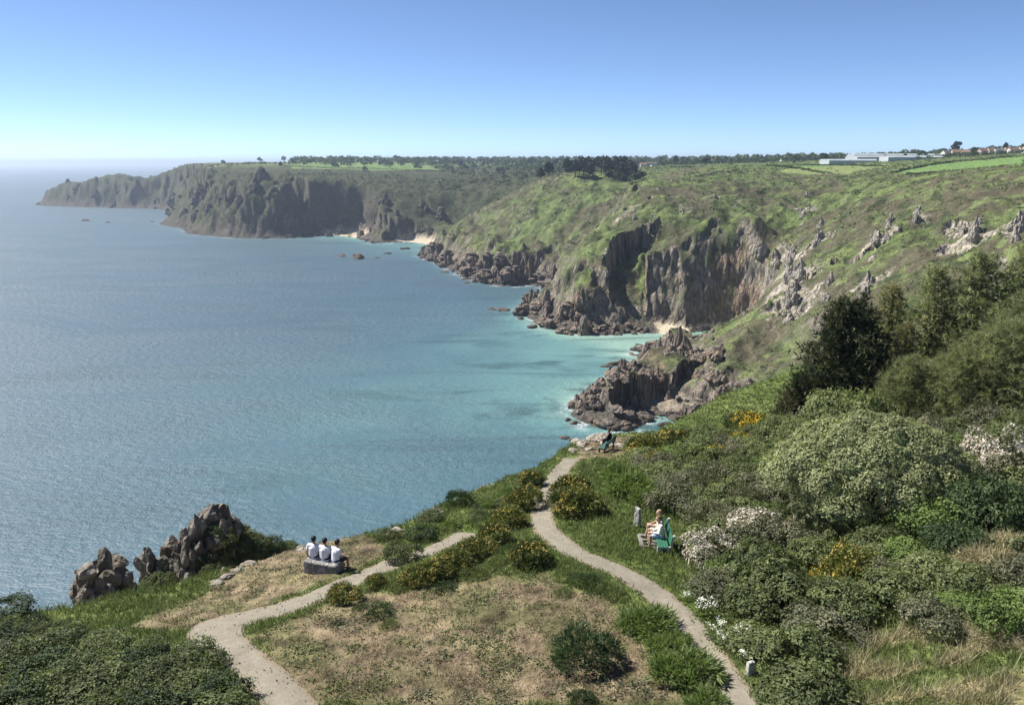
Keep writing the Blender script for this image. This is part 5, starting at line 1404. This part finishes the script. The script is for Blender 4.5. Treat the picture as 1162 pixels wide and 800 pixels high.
# ------------------------------------------------------------------ grass, flowers and leaf litter (uncountable)
def grass():
    rng = np.random.default_rng(8)
    n = 150000
    az = rng.uniform(R(-36), R(36), n); r = 14 * np.exp(rng.uniform(0, math.log(80 / 14), n))
    x, y = np.sin(az) * r, np.cos(az) * r
    z, d = near_height(x, y)
    pin = np.minimum(poly_dist(pathA, x, y) - HALF_A, poly_dist(pathB, x, y) - half_b(x, y))
    dry = np.full(n, -9.)
    for P in DRY: dry = np.maximum(dry, sdist(P, x, y))
    st = sdist(STRAW, x, y)
    nn = fbm2(x / 1.6, y / 1.6, 3, 261); isdry = dry + .55 * nn > 0; isst = (st > 0) & (fbm2(x / 2.2, y / 1.0, 3, 265) > .0)
    ok = (pin > -.06 - .12 * rng.uniform(0, 1, n) ** 3) & (d > -2.5) & ~(isdry & (fbm2(x / .9, y / .9, 2, 777) < .05 + .3 * rng.uniform(-1, 1, n)))
    x, y, z, isdry, isst, r, pin = x[ok], y[ok], z[ok], isdry[ok], isst[ok], r[ok], pin[ok]; m = len(x)
    h = np.where(isdry, rng.uniform(.04, .09, m), rng.uniform(.10, .26, m)) * np.where(isst, 1.6, 1) * np.clip(.5 + pin * 1.2, .5, 1.15) * (1 + .35 * fbm2(x / 1.3, y / 1.3, 2, 779))
    q = 4; P = np.repeat(np.c_[x, y, z - .02], q, 0) + rng.normal(size=(m * q, 3)) * [.06, .06, 0]
    D = rng.normal(size=(m * q, 3)) * [.45, .45, 0] + [0, 0, 1]; H = np.repeat(h, q) * rng.uniform(.6, 1.2, m * q)
    a = rng.uniform(0, 6.28, m * q); wd = .018 * np.repeat(np.clip(r / 28, .7, 2.2), q)
    A = np.c_[np.cos(a), np.sin(a), a * 0] * wd[:, None]
    v = np.stack([P - A, P + A, P + D * H[:, None]], 1).reshape(-1, 3)
    c1 = np.array([.105, .145, .038]); c2 = np.array([.175, .21, .075]); dc = np.array([.18, .15, .09]); dg = np.array([.15, .14, .07]); sc = np.array([.36, .32, .19])
    t = np.clip(.5 + .9 * fbm2(x / 2.0, y / 2.0, 3, 781) + .2 * rng.normal(size=m), 0, 1)
    c = lerp(np.broadcast_to(c1, (m, 3)), c2, t); c = np.where(isdry[:, None], lerp(np.broadcast_to(dc, (m, 3)), dg, (t > .6) * 1.0), c); c = np.where(isst[:, None], lerp(np.broadcast_to(sc, (m, 3)), c2, (t < .3) * .8), c)
    cc = np.repeat(c, q, 0) * rng.uniform(.75, 1.25, (m * q, 1))
    T = NT('grass'); al = T.attr('alb', 'Color'); pr = T.principled(al, .7, .2)
    tr = T.add('ShaderNodeBsdfTranslucent'); T.L(al, tr.inputs[0]); mx = T.add('ShaderNodeMixShader'); mx.inputs[0].default_value = .3
    T.L(pr, mx.inputs[1]); T.L(tr.outputs[0], mx.inputs[2]); gm = T.done(mx.outputs[0])
    me = mesh_np('grass', v, [np.arange(len(v)).reshape(-1, 3)], [gm], False, {'alb': ('FACE', cc)})
    tag(link('grass', me), 'green and dry grass covering the headland turf', 'grass', kind='stuff')
    # tiny heath plants and leaf litter on the dry ground
    n = 60000; az = rng.uniform(R(-36), R(36), n); r = 14 * np.exp(rng.uniform(0, math.log(80 / 14), n)); x, y = np.sin(az) * r, np.cos(az) * r
    dry = np.full(n, -9.)
    for P in DRY: dry = np.maximum(dry, sdist(P, x, y))
    pin = np.minimum(poly_dist(pathA, x, y) - HALF_A, poly_dist(pathB, x, y) - half_b(x, y))
    ok = (dry > -.3) & (pin > .1) & (fbm2(x / 1.1, y / 1.1, 3, 791) > .06 + .15 * rng.normal(size=n)); x, y = x[ok], y[ok]; z = near_height(x, y)[0]; m = len(x)
    q = 5; P = np.repeat(np.c_[x, y, z + .03], q, 0) + rng.normal(size=(m * q, 3)) * [.07, .07, .025]
    v, f = leaves_at(rng, P, rng.normal(size=(m * q, 3)) * .5 + [0, 0, 1], .075, .6, .6)
    kind = np.repeat(fbm2(x / 3.3, y / 3.3, 2, 793) + .3 * rng.normal(size=m), q)
    me = mesh_np('heather', v, [f], [M['twig'], M['scrub']], False, {'tint': ('FACE', rng.uniform(.1, .9, m * q))}, (kind > 0).astype(int))
    tag(link('undergrowth', me), 'tiny tufts of heather and heath plants dotting the dry ground', 'heather', kind='stuff')
    # loose stones on and beside the paths and on the dry ground
    V, Fc = [], []; b = 0
    S = []
    for PP in (pathA, pathB):
        seg = np.hypot(*np.diff(PP, axis=0).T); s_ = np.concatenate([[0], np.cumsum(seg)]); q_ = rng.uniform(0, s_[-1], 900)
        S.append(np.c_[np.interp(q_, s_, PP[:, 0]) + rng.normal(size=900) * .55, np.interp(q_, s_, PP[:, 1]) + rng.normal(size=900) * .55])
    for PP in DRY:
        lo, hi = PP.min(0), PP.max(0); k_ = int((hi - lo).prod() * 14); c_ = np.c_[rng.uniform(lo[0], hi[0], k_), rng.uniform(lo[1], hi[1], k_)]; S.append(c_[sdist(PP, c_[:, 0], c_[:, 1]) > 0])
    S = np.concatenate(S); z_ = near_height(S[:, 0], S[:, 1])[0]; m_ = len(S)
    sz_ = .008 + .026 * rng.uniform(0, 1, m_) ** 4
    o6 = np.array([(1, 0, 0), (0, 1, 0), (-1, 0, 0), (0, -1, 0), (0, 0, .7), (0, 0, -.7)]); t8 = np.array([(0, 1, 4), (1, 2, 4), (2, 3, 4), (3, 0, 4), (1, 0, 5), (2, 1, 5), (3, 2, 5), (0, 3, 5)])
    v_ = np.c_[S, z_ + .01][:, None] + o6[None] * sz_[:, None, None] * rng.uniform(.6, 1.4, (m_, 6, 1))
    me = mesh_np('gravel', v_.reshape(-1, 3), [(t8[None] + 6 * np.arange(m_)[:, None, None]).reshape(-1, 3)], [M['nearpale']], False)
    tag(link('gravel', me), 'loose small stones on the paths and dry ground', 'gravel', kind='stuff')
    # flowers in the left turf
    Pl = world_poly([(80,700),(150,672),(215,655),(230,668),(190,700),(110,712)])
    lo, hi = Pl.min(0), Pl.max(0); x, y = rng.uniform(lo[0], hi[0], 1500), rng.uniform(lo[1], hi[1], 1500); ok = sdist(Pl, x, y) > 0; ok &= fbm2(x, y, 2, 795) > -.1
    x, y = x[ok], y[ok]; z = near_height(x, y)[0]; P = np.c_[x, y, z + rng.uniform(.12, .3, len(x))]
    v, f = leaves_at(rng, P, np.tile([0, -.3, 1.], (len(x), 1)), .075, .9, .3)
    me = mesh_np('meadow_flowers', v, [f], [M['whitefl'], M['brightyellow']], False, {'tint': ('FACE', rng.uniform(0, 1, len(f)))}, (rng.uniform(0, 1, len(f)) > .6).astype(int))
    tag(link('meadow_flowers', me), 'scattered tiny white and yellow flowers in the left turf', 'flowers', kind='stuff')
    # leafy layer under the shrubs
    V, Fc, T_ = [], [], []; b = 0
    for P, dn in ((SCRUB, 90), (LEFT, 110), (LEFT2, 110)):
        lo, hi = P.min(0), P.max(0); k = int(min(140000, (hi - lo).prod() * dn)); x, y = rng.uniform(lo[0], hi[0], k), rng.uniform(lo[1], hi[1], k); ok = sdist(P, x, y) > .1; x, y = x[ok], y[ok]
        z = near_height(x, y)[0] + rng.uniform(0, .45, len(x)) * (1 + .6 * fbm2(x, y, 2, 797)); Q = np.c_[x, y, z]
        v, f = leaves_at(rng, Q, rng.normal(size=Q.shape) * .5 + [0, 0, 1], .13, .55, .6); V.append(v); Fc.append(f + b); b += len(v)
        T_.append(np.clip(.45 + .5 * fbm2(x / 1.5, y / 1.5, 2, 799) + .12 * rng.normal(size=len(x)), 0, 1))
    me = mesh_np('undergrowth', np.concatenate(V), [np.concatenate(Fc)], [M['scrub']], False, {'tint': ('FACE', np.concatenate(T_))})
    tag(link('undergrowth', me), 'tangled low undergrowth between the shrubs of the headland', 'undergrowth', kind='stuff')
grass()

# ------------------------------------------------------------------ people, benches, stones
def capsule(a, b, ra, rb, k=16, m=6):
    a, b = np.array(a, float), np.array(b, float); d = b - a; L = np.linalg.norm(d)
    t = d / L if L > 1e-6 else np.array([0, 0, 1.])
    ref = np.array([1., 0, 0]) if abs(t[0]) < .8 else np.array([0, 1., 0]); u = np.cross(t, ref); u /= np.linalg.norm(u); w = np.cross(t, u)
    rings = []
    for i in range(m + 1):
        ph = math.pi / 2 * (1 - i / m); rings.append((a - t * ra * math.sin(ph), ra * math.cos(ph)))
    for i in range(m + 1):
        ph = math.pi / 2 * i / m; rings.append((b + t * rb * math.sin(ph), rb * math.cos(ph)))
    an = np.arange(k) * 2 * math.pi / k
    v = np.concatenate([c + max(r, 1e-4) * (np.cos(an)[:, None] * u + np.sin(an)[:, None] * w) for c, r in rings])
    n = len(rings); I = np.arange(n - 1)[:, None] * k + np.arange(k)[None]; J = np.arange(n - 1)[:, None] * k + (np.arange(k)[None] + 1) % k
    f = [tuple(q) for q in np.stack([I, J, J + k, I + k], -1).reshape(-1, 4)] + [tuple(range(k))[::-1], tuple((n - 1) * k + np.arange(k))]
    return v, f
def skin(name, caps, mat, voxel=.011, smooth=3):
    bm = bmesh.new()
    for c in caps:
        v, f = capsule(*c[:4])
        if len(c) > 4:      # flatten: (centre, scale xyz)
            ce, sc = np.array(c[4][0]), np.array(c[4][1]); v = (v - ce) * sc + ce
        vs = [bm.verts.new(q) for q in v]
        for q in f: bm.faces.new([vs[i] for i in q])
    bmesh.ops.recalc_face_normals(bm, faces=bm.faces)
    me = bpy.data.meshes.new(name); bm.to_mesh(me); bm.free()
    o = bpy.data.objects.new('remeshing', me); col.objects.link(o)
    md = o.modifiers.new('r', 'REMESH'); md.mode = 'VOXEL'; md.voxel_size = voxel
    ms = o.modifiers.new('s', 'SMOOTH'); ms.iterations = smooth; ms.factor = .5
    dg = bpy.context.evaluated_depsgraph_get(); out = bpy.data.meshes.new_from_object(o.evaluated_get(dg))
    bpy.data.objects.remove(o); out.name = name; out.materials.clear(); out.materials.append(mat)
    out.polygons.foreach_set('use_smooth', np.ones(len(out.polygons), bool)); return out
M['skin'] = mat_plain('skin', (.42,.27,.19), .55, .35, .08, 8); M['shirtw'] = mat_plain('white_cotton', (.72,.71,.76), .9, .1, .05, 5); M['navy'] = mat_plain('navy_cloth', (.03,.035,.055), .9, .1, .15, 8)
M['hair'] = mat_plain('dark_hair', (.02,.016,.012), .6, .3, .3, 30); M['hairl'] = mat_plain('brown_hair', (.11,.07,.04), .6, .3, .3, 30); M['hairg'] = mat_plain('fair_hair', (.28,.2,.12), .6, .3, .3, 30)
M['cream'] = mat_plain('cream_knit', (.62,.59,.50), .9, .1, .06, 9); M['paleblue'] = mat_plain('pale_denim', (.38,.47,.62), .9, .1, .08, 9); M['beige'] = mat_plain('beige_cloth', (.50,.44,.36), .9, .1, .06, 9)
M['black'] = mat_plain('black_cloth', (.012,.012,.014), .9, .1, .2, 9); M['shoe'] = mat_plain('dark_shoe', (.035,.03,.028), .6, .3, .2, 9); M['eye'] = mat_plain('eye', (.02,.015,.012), .2, .5, .1, 9); M['lip'] = mat_plain('lip', (.30,.13,.11), .5, .4, .1, 9)

def person(loc, rz, label, seat=.47, shirt='shirtw', bottom='navy', hair='hair', lean=0.0, sleeves=.55, legs='short', knee=.0, headturn=0.0, group=None, arms='lap', long_hair=False, kn=(.0,.0), scale=1.0):
    s = seat; H = {}
    pel = np.array([0, 0, s + .10]); ch = np.array([0, lean * .6 - .01, s + .40]); nk = np.array([0, lean + .01, s + .60]); hd = np.array([0, lean * 1.1 + .05, s + .755])
    body = [(pel + [-.07, 0, 0], pel + [.07, 0, 0], .118, .118), (pel, ch, .125, .135), (ch + [-.07, 0, 0], ch + [.07, 0, 0], .115, .115), (ch + [-.10, .0, .10], ch + [.10, .0, .10], .075, .075), (nk - [0, 0, .1], hd - [0, .02, .06], .058, .055)]
    c, sn = math.cos(headturn), math.sin(headturn)
    hx = lambda x, y, z: hd + np.array([c * x - sn * y, sn * x + c * y, z])
    body += [(hx(0, -.012, .025), hx(0, .01, .03), .092, .088), (hx(0, .03, -.075), hx(0, .04, -.05), .05, .06), (hx(0, .095, .01), hx(0, .108, -.018), .014, .019), (hx(-.088, .0, .01), hx(-.090, -.005, -.02), .02, .015), (hx(.088, .0, .01), hx(.090, -.005, -.02), .02, .015)]
    sh, shirtc, botc, shoes = [], [(pel + [-.07, 0, -.01], pel + [.07, 0, -.01], .128, .128), (pel + [-.085, 0, -.045], pel + [.085, 0, -.045], .130, .130), (pel + [-.06, 0, 0], ch + [-.05, 0, 0], .128, .135), (pel + [.06, 0, 0], ch + [.05, 0, 0], .128, .135), (pel, ch, .140, .150), (ch + [-.07, 0, 0], ch + [.07, 0, 0], .128, .128), (ch + [-.12, .0, .105], ch + [.12, .0, .105], .085, .085)], [(pel + [-.08, 0, -.02], pel + [.08, 0, -.02], .132, .132)], []
    for sd_ in (-1, 1):
        ko = kn[0] if sd_ < 0 else kn[1]
        hip = pel + [sd_ * .095, .0, -.02]; kne = np.array([sd_ * (.15 + knee), .44, s + .075 + ko]); ank = np.array([sd_ * (.15 + knee * .6), .47 + ko * .5, .085 + max(0, ko) * .3]); toe = ank + [sd_ * .03, .17, -.045]
        body += [(hip, kne, .088, .058), (kne, kne * .55 + ank * .45 + [0, -.025, 0], .056, .056), (kne * .55 + ank * .45 + [0, -.025, 0], ank, .055, .038), (ank - [0, .02, .03], toe, .04, .032)]
        f = .75 if legs == 'short' else 1.0
        botc.append((hip, hip * (1 - f) + kne * f, .108, .088 if legs == 'short' else .074))
        if legs == 'long': botc.append((kne, ank + [0, 0, .04], .072, .062))
        shoes.append([(ank - [0, .035, .04], toe + [0, .01, .0], .047, .038)])
        shl = ch + [sd_ * .185, 0, .115]
        if arms == 'lap': el = shl + [sd_ * .06, .07, -.27]; wr = np.array([sd_ * .10, .30, s + .20])
        elif arms == 'side': el = shl + [sd_ * .09, -.03, -.27]; wr = np.array([sd_ * .30, .06, s + .09])
        else: el = shl + [sd_ * .05, .12, -.24]; wr = np.array([sd_ * .05, .36, s + .24])
        body += [(shl, el, .056, .042), (el, wr, .042, .029)]
        hdv = wr - el; hdv /= np.linalg.norm(hdv); palm = wr + hdv * .07; lat = np.cross(hdv, [0, 0, 1.]); lat /= np.linalg.norm(lat) + 1e-9
        body.append((wr, palm, .03, .034))
        for q, ln in zip((-1.5, -.5, .5, 1.5), (.065, .08, .075, .055)):
            b0 = palm + lat * q * .019 + hdv * .01; b1 = b0 + hdv * ln * .55 - np.array([0, 0, .012]); b2 = b1 + hdv * ln * .4 - np.array([0, 0, .03])
            body += [(b0, b1, .0095, .0085), (b1, b2, .0085, .0075)]
        tb = wr + hdv * .03 - lat * sd_ * .03; body.append((tb, tb + hdv * .05 - lat * sd_ * .035 - np.array([0, 0, .01]), .012, .009))
        shirtc.append((shl, shl * (1 - sleeves) + el * sleeves, .076, .066)) if sleeves <= 1 else shirtc.extend([(shl, el, .074, .058), (el, wr, .056, .042)])
    o = link('person', skin('person', body, M['skin'], .0085, 2)); o.location = loc; o.rotation_euler = (0, 0, rz); o.scale = (scale,) * 3
    part('shirt', skin('shirt', shirtc, M[shirt], .012), o); part('shorts' if legs == 'short' else 'trousers', skin('shorts', botc, M[bottom], .012), o)
    hc = [(hx(0, -.03, .045), hx(0, -.015, .05), .098, .096), (hx(0, -.055, -.02), hx(0, -.05, .02), .078, .085)]
    if long_hair: hc += [(hx(0, -.07, -.06), hx(0, -.08, -.14), .07, .05)]
    part('hair', skin('hair', hc, M[hair], .009, 1), o)
    for q in shoes: part('shoe', skin('shoe', q, M['shoe'], .01, 1), o)
    for sd_ in (-1, 1): part('eye', skin('eye', [(hx(sd_ * .034, .085, .018), hx(sd_ * .036, .085, .018), .011, .011)], M['eye'], .004, 1), o)
    part('mouth', skin('mouth', [(hx(-.02, .088, -.055), hx(.02, .088, -.055), .008, .008)], M['lip'], .004, 1), o)
    return tag(o, label, 'person', group)

def rough_block(name, mat, sx, sy, sz, bev, cuts=5, amp=.012, top=None, seed=1):
    bm = bmesh.new(); bmesh.ops.create_cube(bm, size=1)
    for v in bm.verts: v.co = Vector((v.co.x * sx, v.co.y * sy, (v.co.z + .5) * sz))
    if top: top(bm)
    bmesh.ops.bevel(bm, geom=bm.edges[:], offset=bev, segments=3, affect='EDGES', profile=.6)
    bmesh.ops.subdivide_edges(bm, edges=[e for e in bm.edges if e.calc_length() > .12], cuts=cuts, use_grid_fill=True)
    bm.normal_update()
    for v in bm.verts:
        n = float(fbm3(np.array([v.co.x * 5]), np.array([v.co.y * 5]), np.array([v.co.z * 5]), 3, seed)[0]); v.co += v.normal * amp * n
    me = bpy.data.meshes.new(name); bm.to_mesh(me); bm.free(); me.materials.append(mat)
    me.polygons.foreach_set('use_smooth', np.ones(len(me.polygons), bool)); return me

# stone block with three people, backs to the camera
bp = hit(368, 648); ang = R(-20)
ST = link('stone_bench', rough_block('stone_bench', M['granite'], 1.42, .62, .5, .05, 6, .012, seed=4)); ST.location = (bp.x, bp.y, bp.z - .04); ST.rotation_euler = (0, 0, ang)
tag(ST, 'massive squared granite block used as a seat on the dry heath', 'stone bench')
def on_block(u, v): return (bp.x + u * math.cos(ang) - v * math.sin(ang), bp.y + u * math.sin(ang) + v * math.cos(ang))
for u, lab, kw in [(-.47, 'dark haired person in a white t-shirt on the left end of the granite block', dict(arms='side', lean=.03)), (.0, 'dark haired person in a white t-shirt in the middle of the granite block', dict(arms='lap', lean=.05)),
                   (.48, 'dark haired person in a white t-shirt on the right end of the granite block', dict(arms='lap', lean=.10, knee=.06))]:
    x, y = on_block(u, .06)
    person((x, y, bp.z - .02), ang + (-.25 if u > .3 else .12 if u < -.3 else 0), lab, seat=.46, group='people on the granite block', **kw)

# green bench with concrete ends and the two people on it
M['green'] = mat_plain('green_paint', (.03,.125,.075), .5, .4, .15, 5); M['concrete'] = mat_plain('pale_concrete', (.58,.57,.54), .85, .2, .12, 14, .3); M['iron'] = mat_plain('dark_iron', (.04,.045,.045), .6, .4, .2, 9); M['slab'] = mat_plain('concrete_slab', (.19,.18,.16), .9, .1, .2, 7, .3); M['greenold'] = mat_plain('weathered_green_paint', (.05,.11,.10), .6, .3, .2, 5)
def bench(loc, rz, label, paint, ends, L=1.8):
    """sitting direction +Y, length along X"""
    r = empty('park_bench', loc, rz)
    v, f = boxes([(-L/2, L/2, -.20 + i * .105, -.20 + i * .105 + .09, .42, .455) for i in range(4)]); part('seat', mesh_np('seat', v, [f], [paint]), r)
    v, f = boxes([(-L/2, L/2, -.028, .0, i * .125, i * .125 + .10) for i in range(3)])
    ca, sa = math.cos(-.22), math.sin(-.22)
    y, z = v[:, 1].copy(), v[:, 2].copy(); v[:, 1] = -.25 + y * ca + z * sa; v[:, 2] = .52 - y * sa * 0 + z * ca + y * .22
    part('backrest', mesh_np('backrest', v, [f], [paint]), r)
    for s in (-1, 1):
        x = s * (L / 2 - .12)
        v, f = boxes([(x - .04, x + .04, -.24, .22, .34, .418), (x - .045, x + .045, .12, .22, -.1, .345), (x - .045, x + .045, -.26, -.16, -.1, .345)])
        part('leg', mesh_np('leg', v, [f], [ends]), r)
        v, f = boxes([(x - .035, x + .035, -.04, .03, 0, .55)]); y, z = v[:, 1].copy(), v[:, 2].copy(); v[:, 1] = -.285 + y + z * sa; v[:, 2] = .36 + z * ca
        part('back_support', mesh_np('back_support', v, [f], [ends]), r)
    return tag(r, label, 'bench')
b0, b1 = hit(757, 645), hit(742, 607)
dirv = Vector((b0.x - b1.x, b0.y - b1.y, 0)); Lb = 1.9
brz = math.atan2(dirv.y, dirv.x) + math.pi     # +Y faces left of the picture
bc = Vector(((b0.x + b1.x) / 2 , (b0.y + b1.y) / 2, 0)); bc.z = gz(bc.x, bc.y)
ex = Vector((math.cos(brz), math.sin(brz), 0)); ey = Vector((-math.sin(brz), math.cos(brz), 0))
bench(bc + Vector((0, 0, .06)), brz, 'green slatted bench with pale concrete ends beside the main path', M['green'], M['concrete'], 1.8)
sl_me = rough_block('bench_slab', M['slab'], 2.3, 1.15, .16, .02, 3, .004, seed=9)
o = link('bench_slab', sl_me); o.location = bc + ey * .22 + Vector((0, 0, -.10)); o.rotation_euler = (0, 0, brz); tag(o, 'grey concrete slab under the green bench', 'slab')
for u, lab, kw in [(.05, 'brown haired person in cream jumper and pale blue shorts on the green bench', dict(shirt='cream', bottom='paleblue', hair='hairl', sleeves=2, lean=.07, arms='lap')),
                   (.62, 'person in pale beige with bare legs at the far end of the green bench', dict(shirt='beige', bottom='beige', hair='hairg', sleeves=.6, lean=.0, arms='fold', kn=(.0, .10), long_hair=True))]:
    p = bc + ex * u + ey * -.02
    person((p.x, p.y, bc.z + .05), brz, lab, seat=.45, group='people on the green bench', **kw)
# far bench at the point
f0, f1 = hit(682, 514), hit(702, 506)
fv = Vector((f1.x - f0.x, f1.y - f0.y, 0)).normalized(); fc = Vector((f0.x, f0.y, 0)) + fv * .95; fc.z = gz(fc.x, fc.y); frz = math.atan2(fv.y, fv.x)
bench(fc, frz, 'weathered blue green bench seen from behind on the bare point', M['greenold'], M['iron'], 1.9)
p = fc + fv * .72; person((p.x, p.y, fc.z), frz, 'person in black with dark hair sitting on the far bench at the point', seat=.45, shirt='black', bottom='black', hair='hair', legs='long', sleeves=2, lean=.05)

# standing stone and small post
p = hit(723, 597)
def mtop(bm):
    for v in bm.verts:
        if v.co.z > .5: v.co.x *= .72; v.co.y *= .8; v.co.z += .06 * (v.co.x < 0)
o = link('standing_stone', rough_block('standing_stone', M['markerstone'], .36, .19, .98, .05, 5, .022, mtop, 12)); o.location = (p.x, p.y, p.z - .08); o.rotation_euler = (R(3), R(3), R(-48)); tag(o, 'slim pale granite standing stone in the grass left of the bench', 'standing stone')
p = hit(852, 764)
def ptop(bm):
    for v in bm.verts:
        if v.co.z > .3: v.co.x *= .7; v.co.y *= .6
o = link('granite_post', rough_block('granite_post', M['markerstone'], .30, .2, .42, .03, 4, .012, ptop, 15)); o.location = (p.x, p.y, p.z - .03); o.rotation_euler = (0, R(-4), R(20)); tag(o, 'short tapering granite post by the path at the foot of the scrub', 'post')
# move prototypes nobody used out of the scene
for k, lst in PROTO.items():
    for r, a, b in lst:
        if r.name not in _used:
            for c in list(KIDS.get(r.name, [])):
                for g in KIDS.get(c.name, []): bpy.data.objects.remove(g)
                bpy.data.objects.remove(c)
            bpy.data.objects.remove(r)

# ------------------------------------------------------------------ light, sky, haze, camera
SUN_AZ, SUN_EL = R(-66), R(51)      # azimuth from +Y towards +X
sd = Vector((math.sin(SUN_AZ) * math.cos(SUN_EL), math.cos(SUN_AZ) * math.cos(SUN_EL), math.sin(SUN_EL)))
sl = bpy.data.lights.new('sun', 'SUN'); sl.energy = 4.0; sl.angle = R(.5); sl.color = (1, .955, .88)
so = bpy.data.objects.new('sun', sl); col.objects.link(so); so.rotation_euler = sd.to_track_quat('Z', 'Y').to_euler()
w = bpy.data.worlds.new('World'); scene.world = w; w.use_nodes = True
nt = w.node_tree; nt.nodes.clear()
sky = nt.nodes.new('ShaderNodeTexSky'); sky.sky_type = 'NISHITA'; sky.sun_disc = False
sky.sun_elevation = SUN_EL; sky.sun_rotation = SUN_AZ
sky.air_density = 1.0; sky.dust_density = 2.6; sky.ozone_density = 3.0; sky.altitude = 6800
bg = nt.nodes.new('ShaderNodeBackground'); bg.inputs[1].default_value = .07
wo = nt.nodes.new('ShaderNodeOutputWorld')
nt.links.new(sky.outputs[0], bg.inputs[0]); nt.links.new(bg.outputs[0], wo.inputs[0])

t = NT('haze'); pv = t.add('ShaderNodeVolumePrincipled')
pv.inputs['Color'].default_value = (.72, .84, 1, 1); pv.inputs['Density'].default_value = .00013; pv.inputs['Anisotropy'].default_value = .5
t.L(pv.outputs[0], t.out.inputs['Volume'])
hx = 30000.0
bm = bmesh.new(); bmesh.ops.create_cube(bm, size=1)
for q in bm.verts: q.co = Vector((q.co.x * 2 * hx, q.co.y * 2 * hx, -60 if q.co.z < 0 else 150))
me = bpy.data.meshes.new('haze'); bm.to_mesh(me); me.materials.append(t.m)
tag(link('haze', me), 'thin pale blue sea haze over the whole bay', 'haze', kind='stuff')

cam = bpy.data.cameras.new('camera'); cam.sensor_width = 36; cam.lens = F / 1162 * 36; cam.clip_end = 60000; cam.clip_start = .5
co = bpy.data.objects.new('camera', cam); col.objects.link(co)
co.location = (0, 0, EYE); co.rotation_euler = (math.pi / 2 - PITCH, 0, 0); scene.camera = co
vs = scene.view_settings; vs.view_transform = 'Standard'; vs.look = 'None'; vs.exposure = 1.27; vs.gamma = 1
scene.cycles.volume_bounces = 0; scene.cycles.max_bounces = 6; scene.cycles.diffuse_bounces = 4; scene.cycles.transparent_max_bounces = 8
scene.cycles.use_denoising = True
scene.cycles.sample_clamp_indirect = 4
print('script', time.time() - T0)
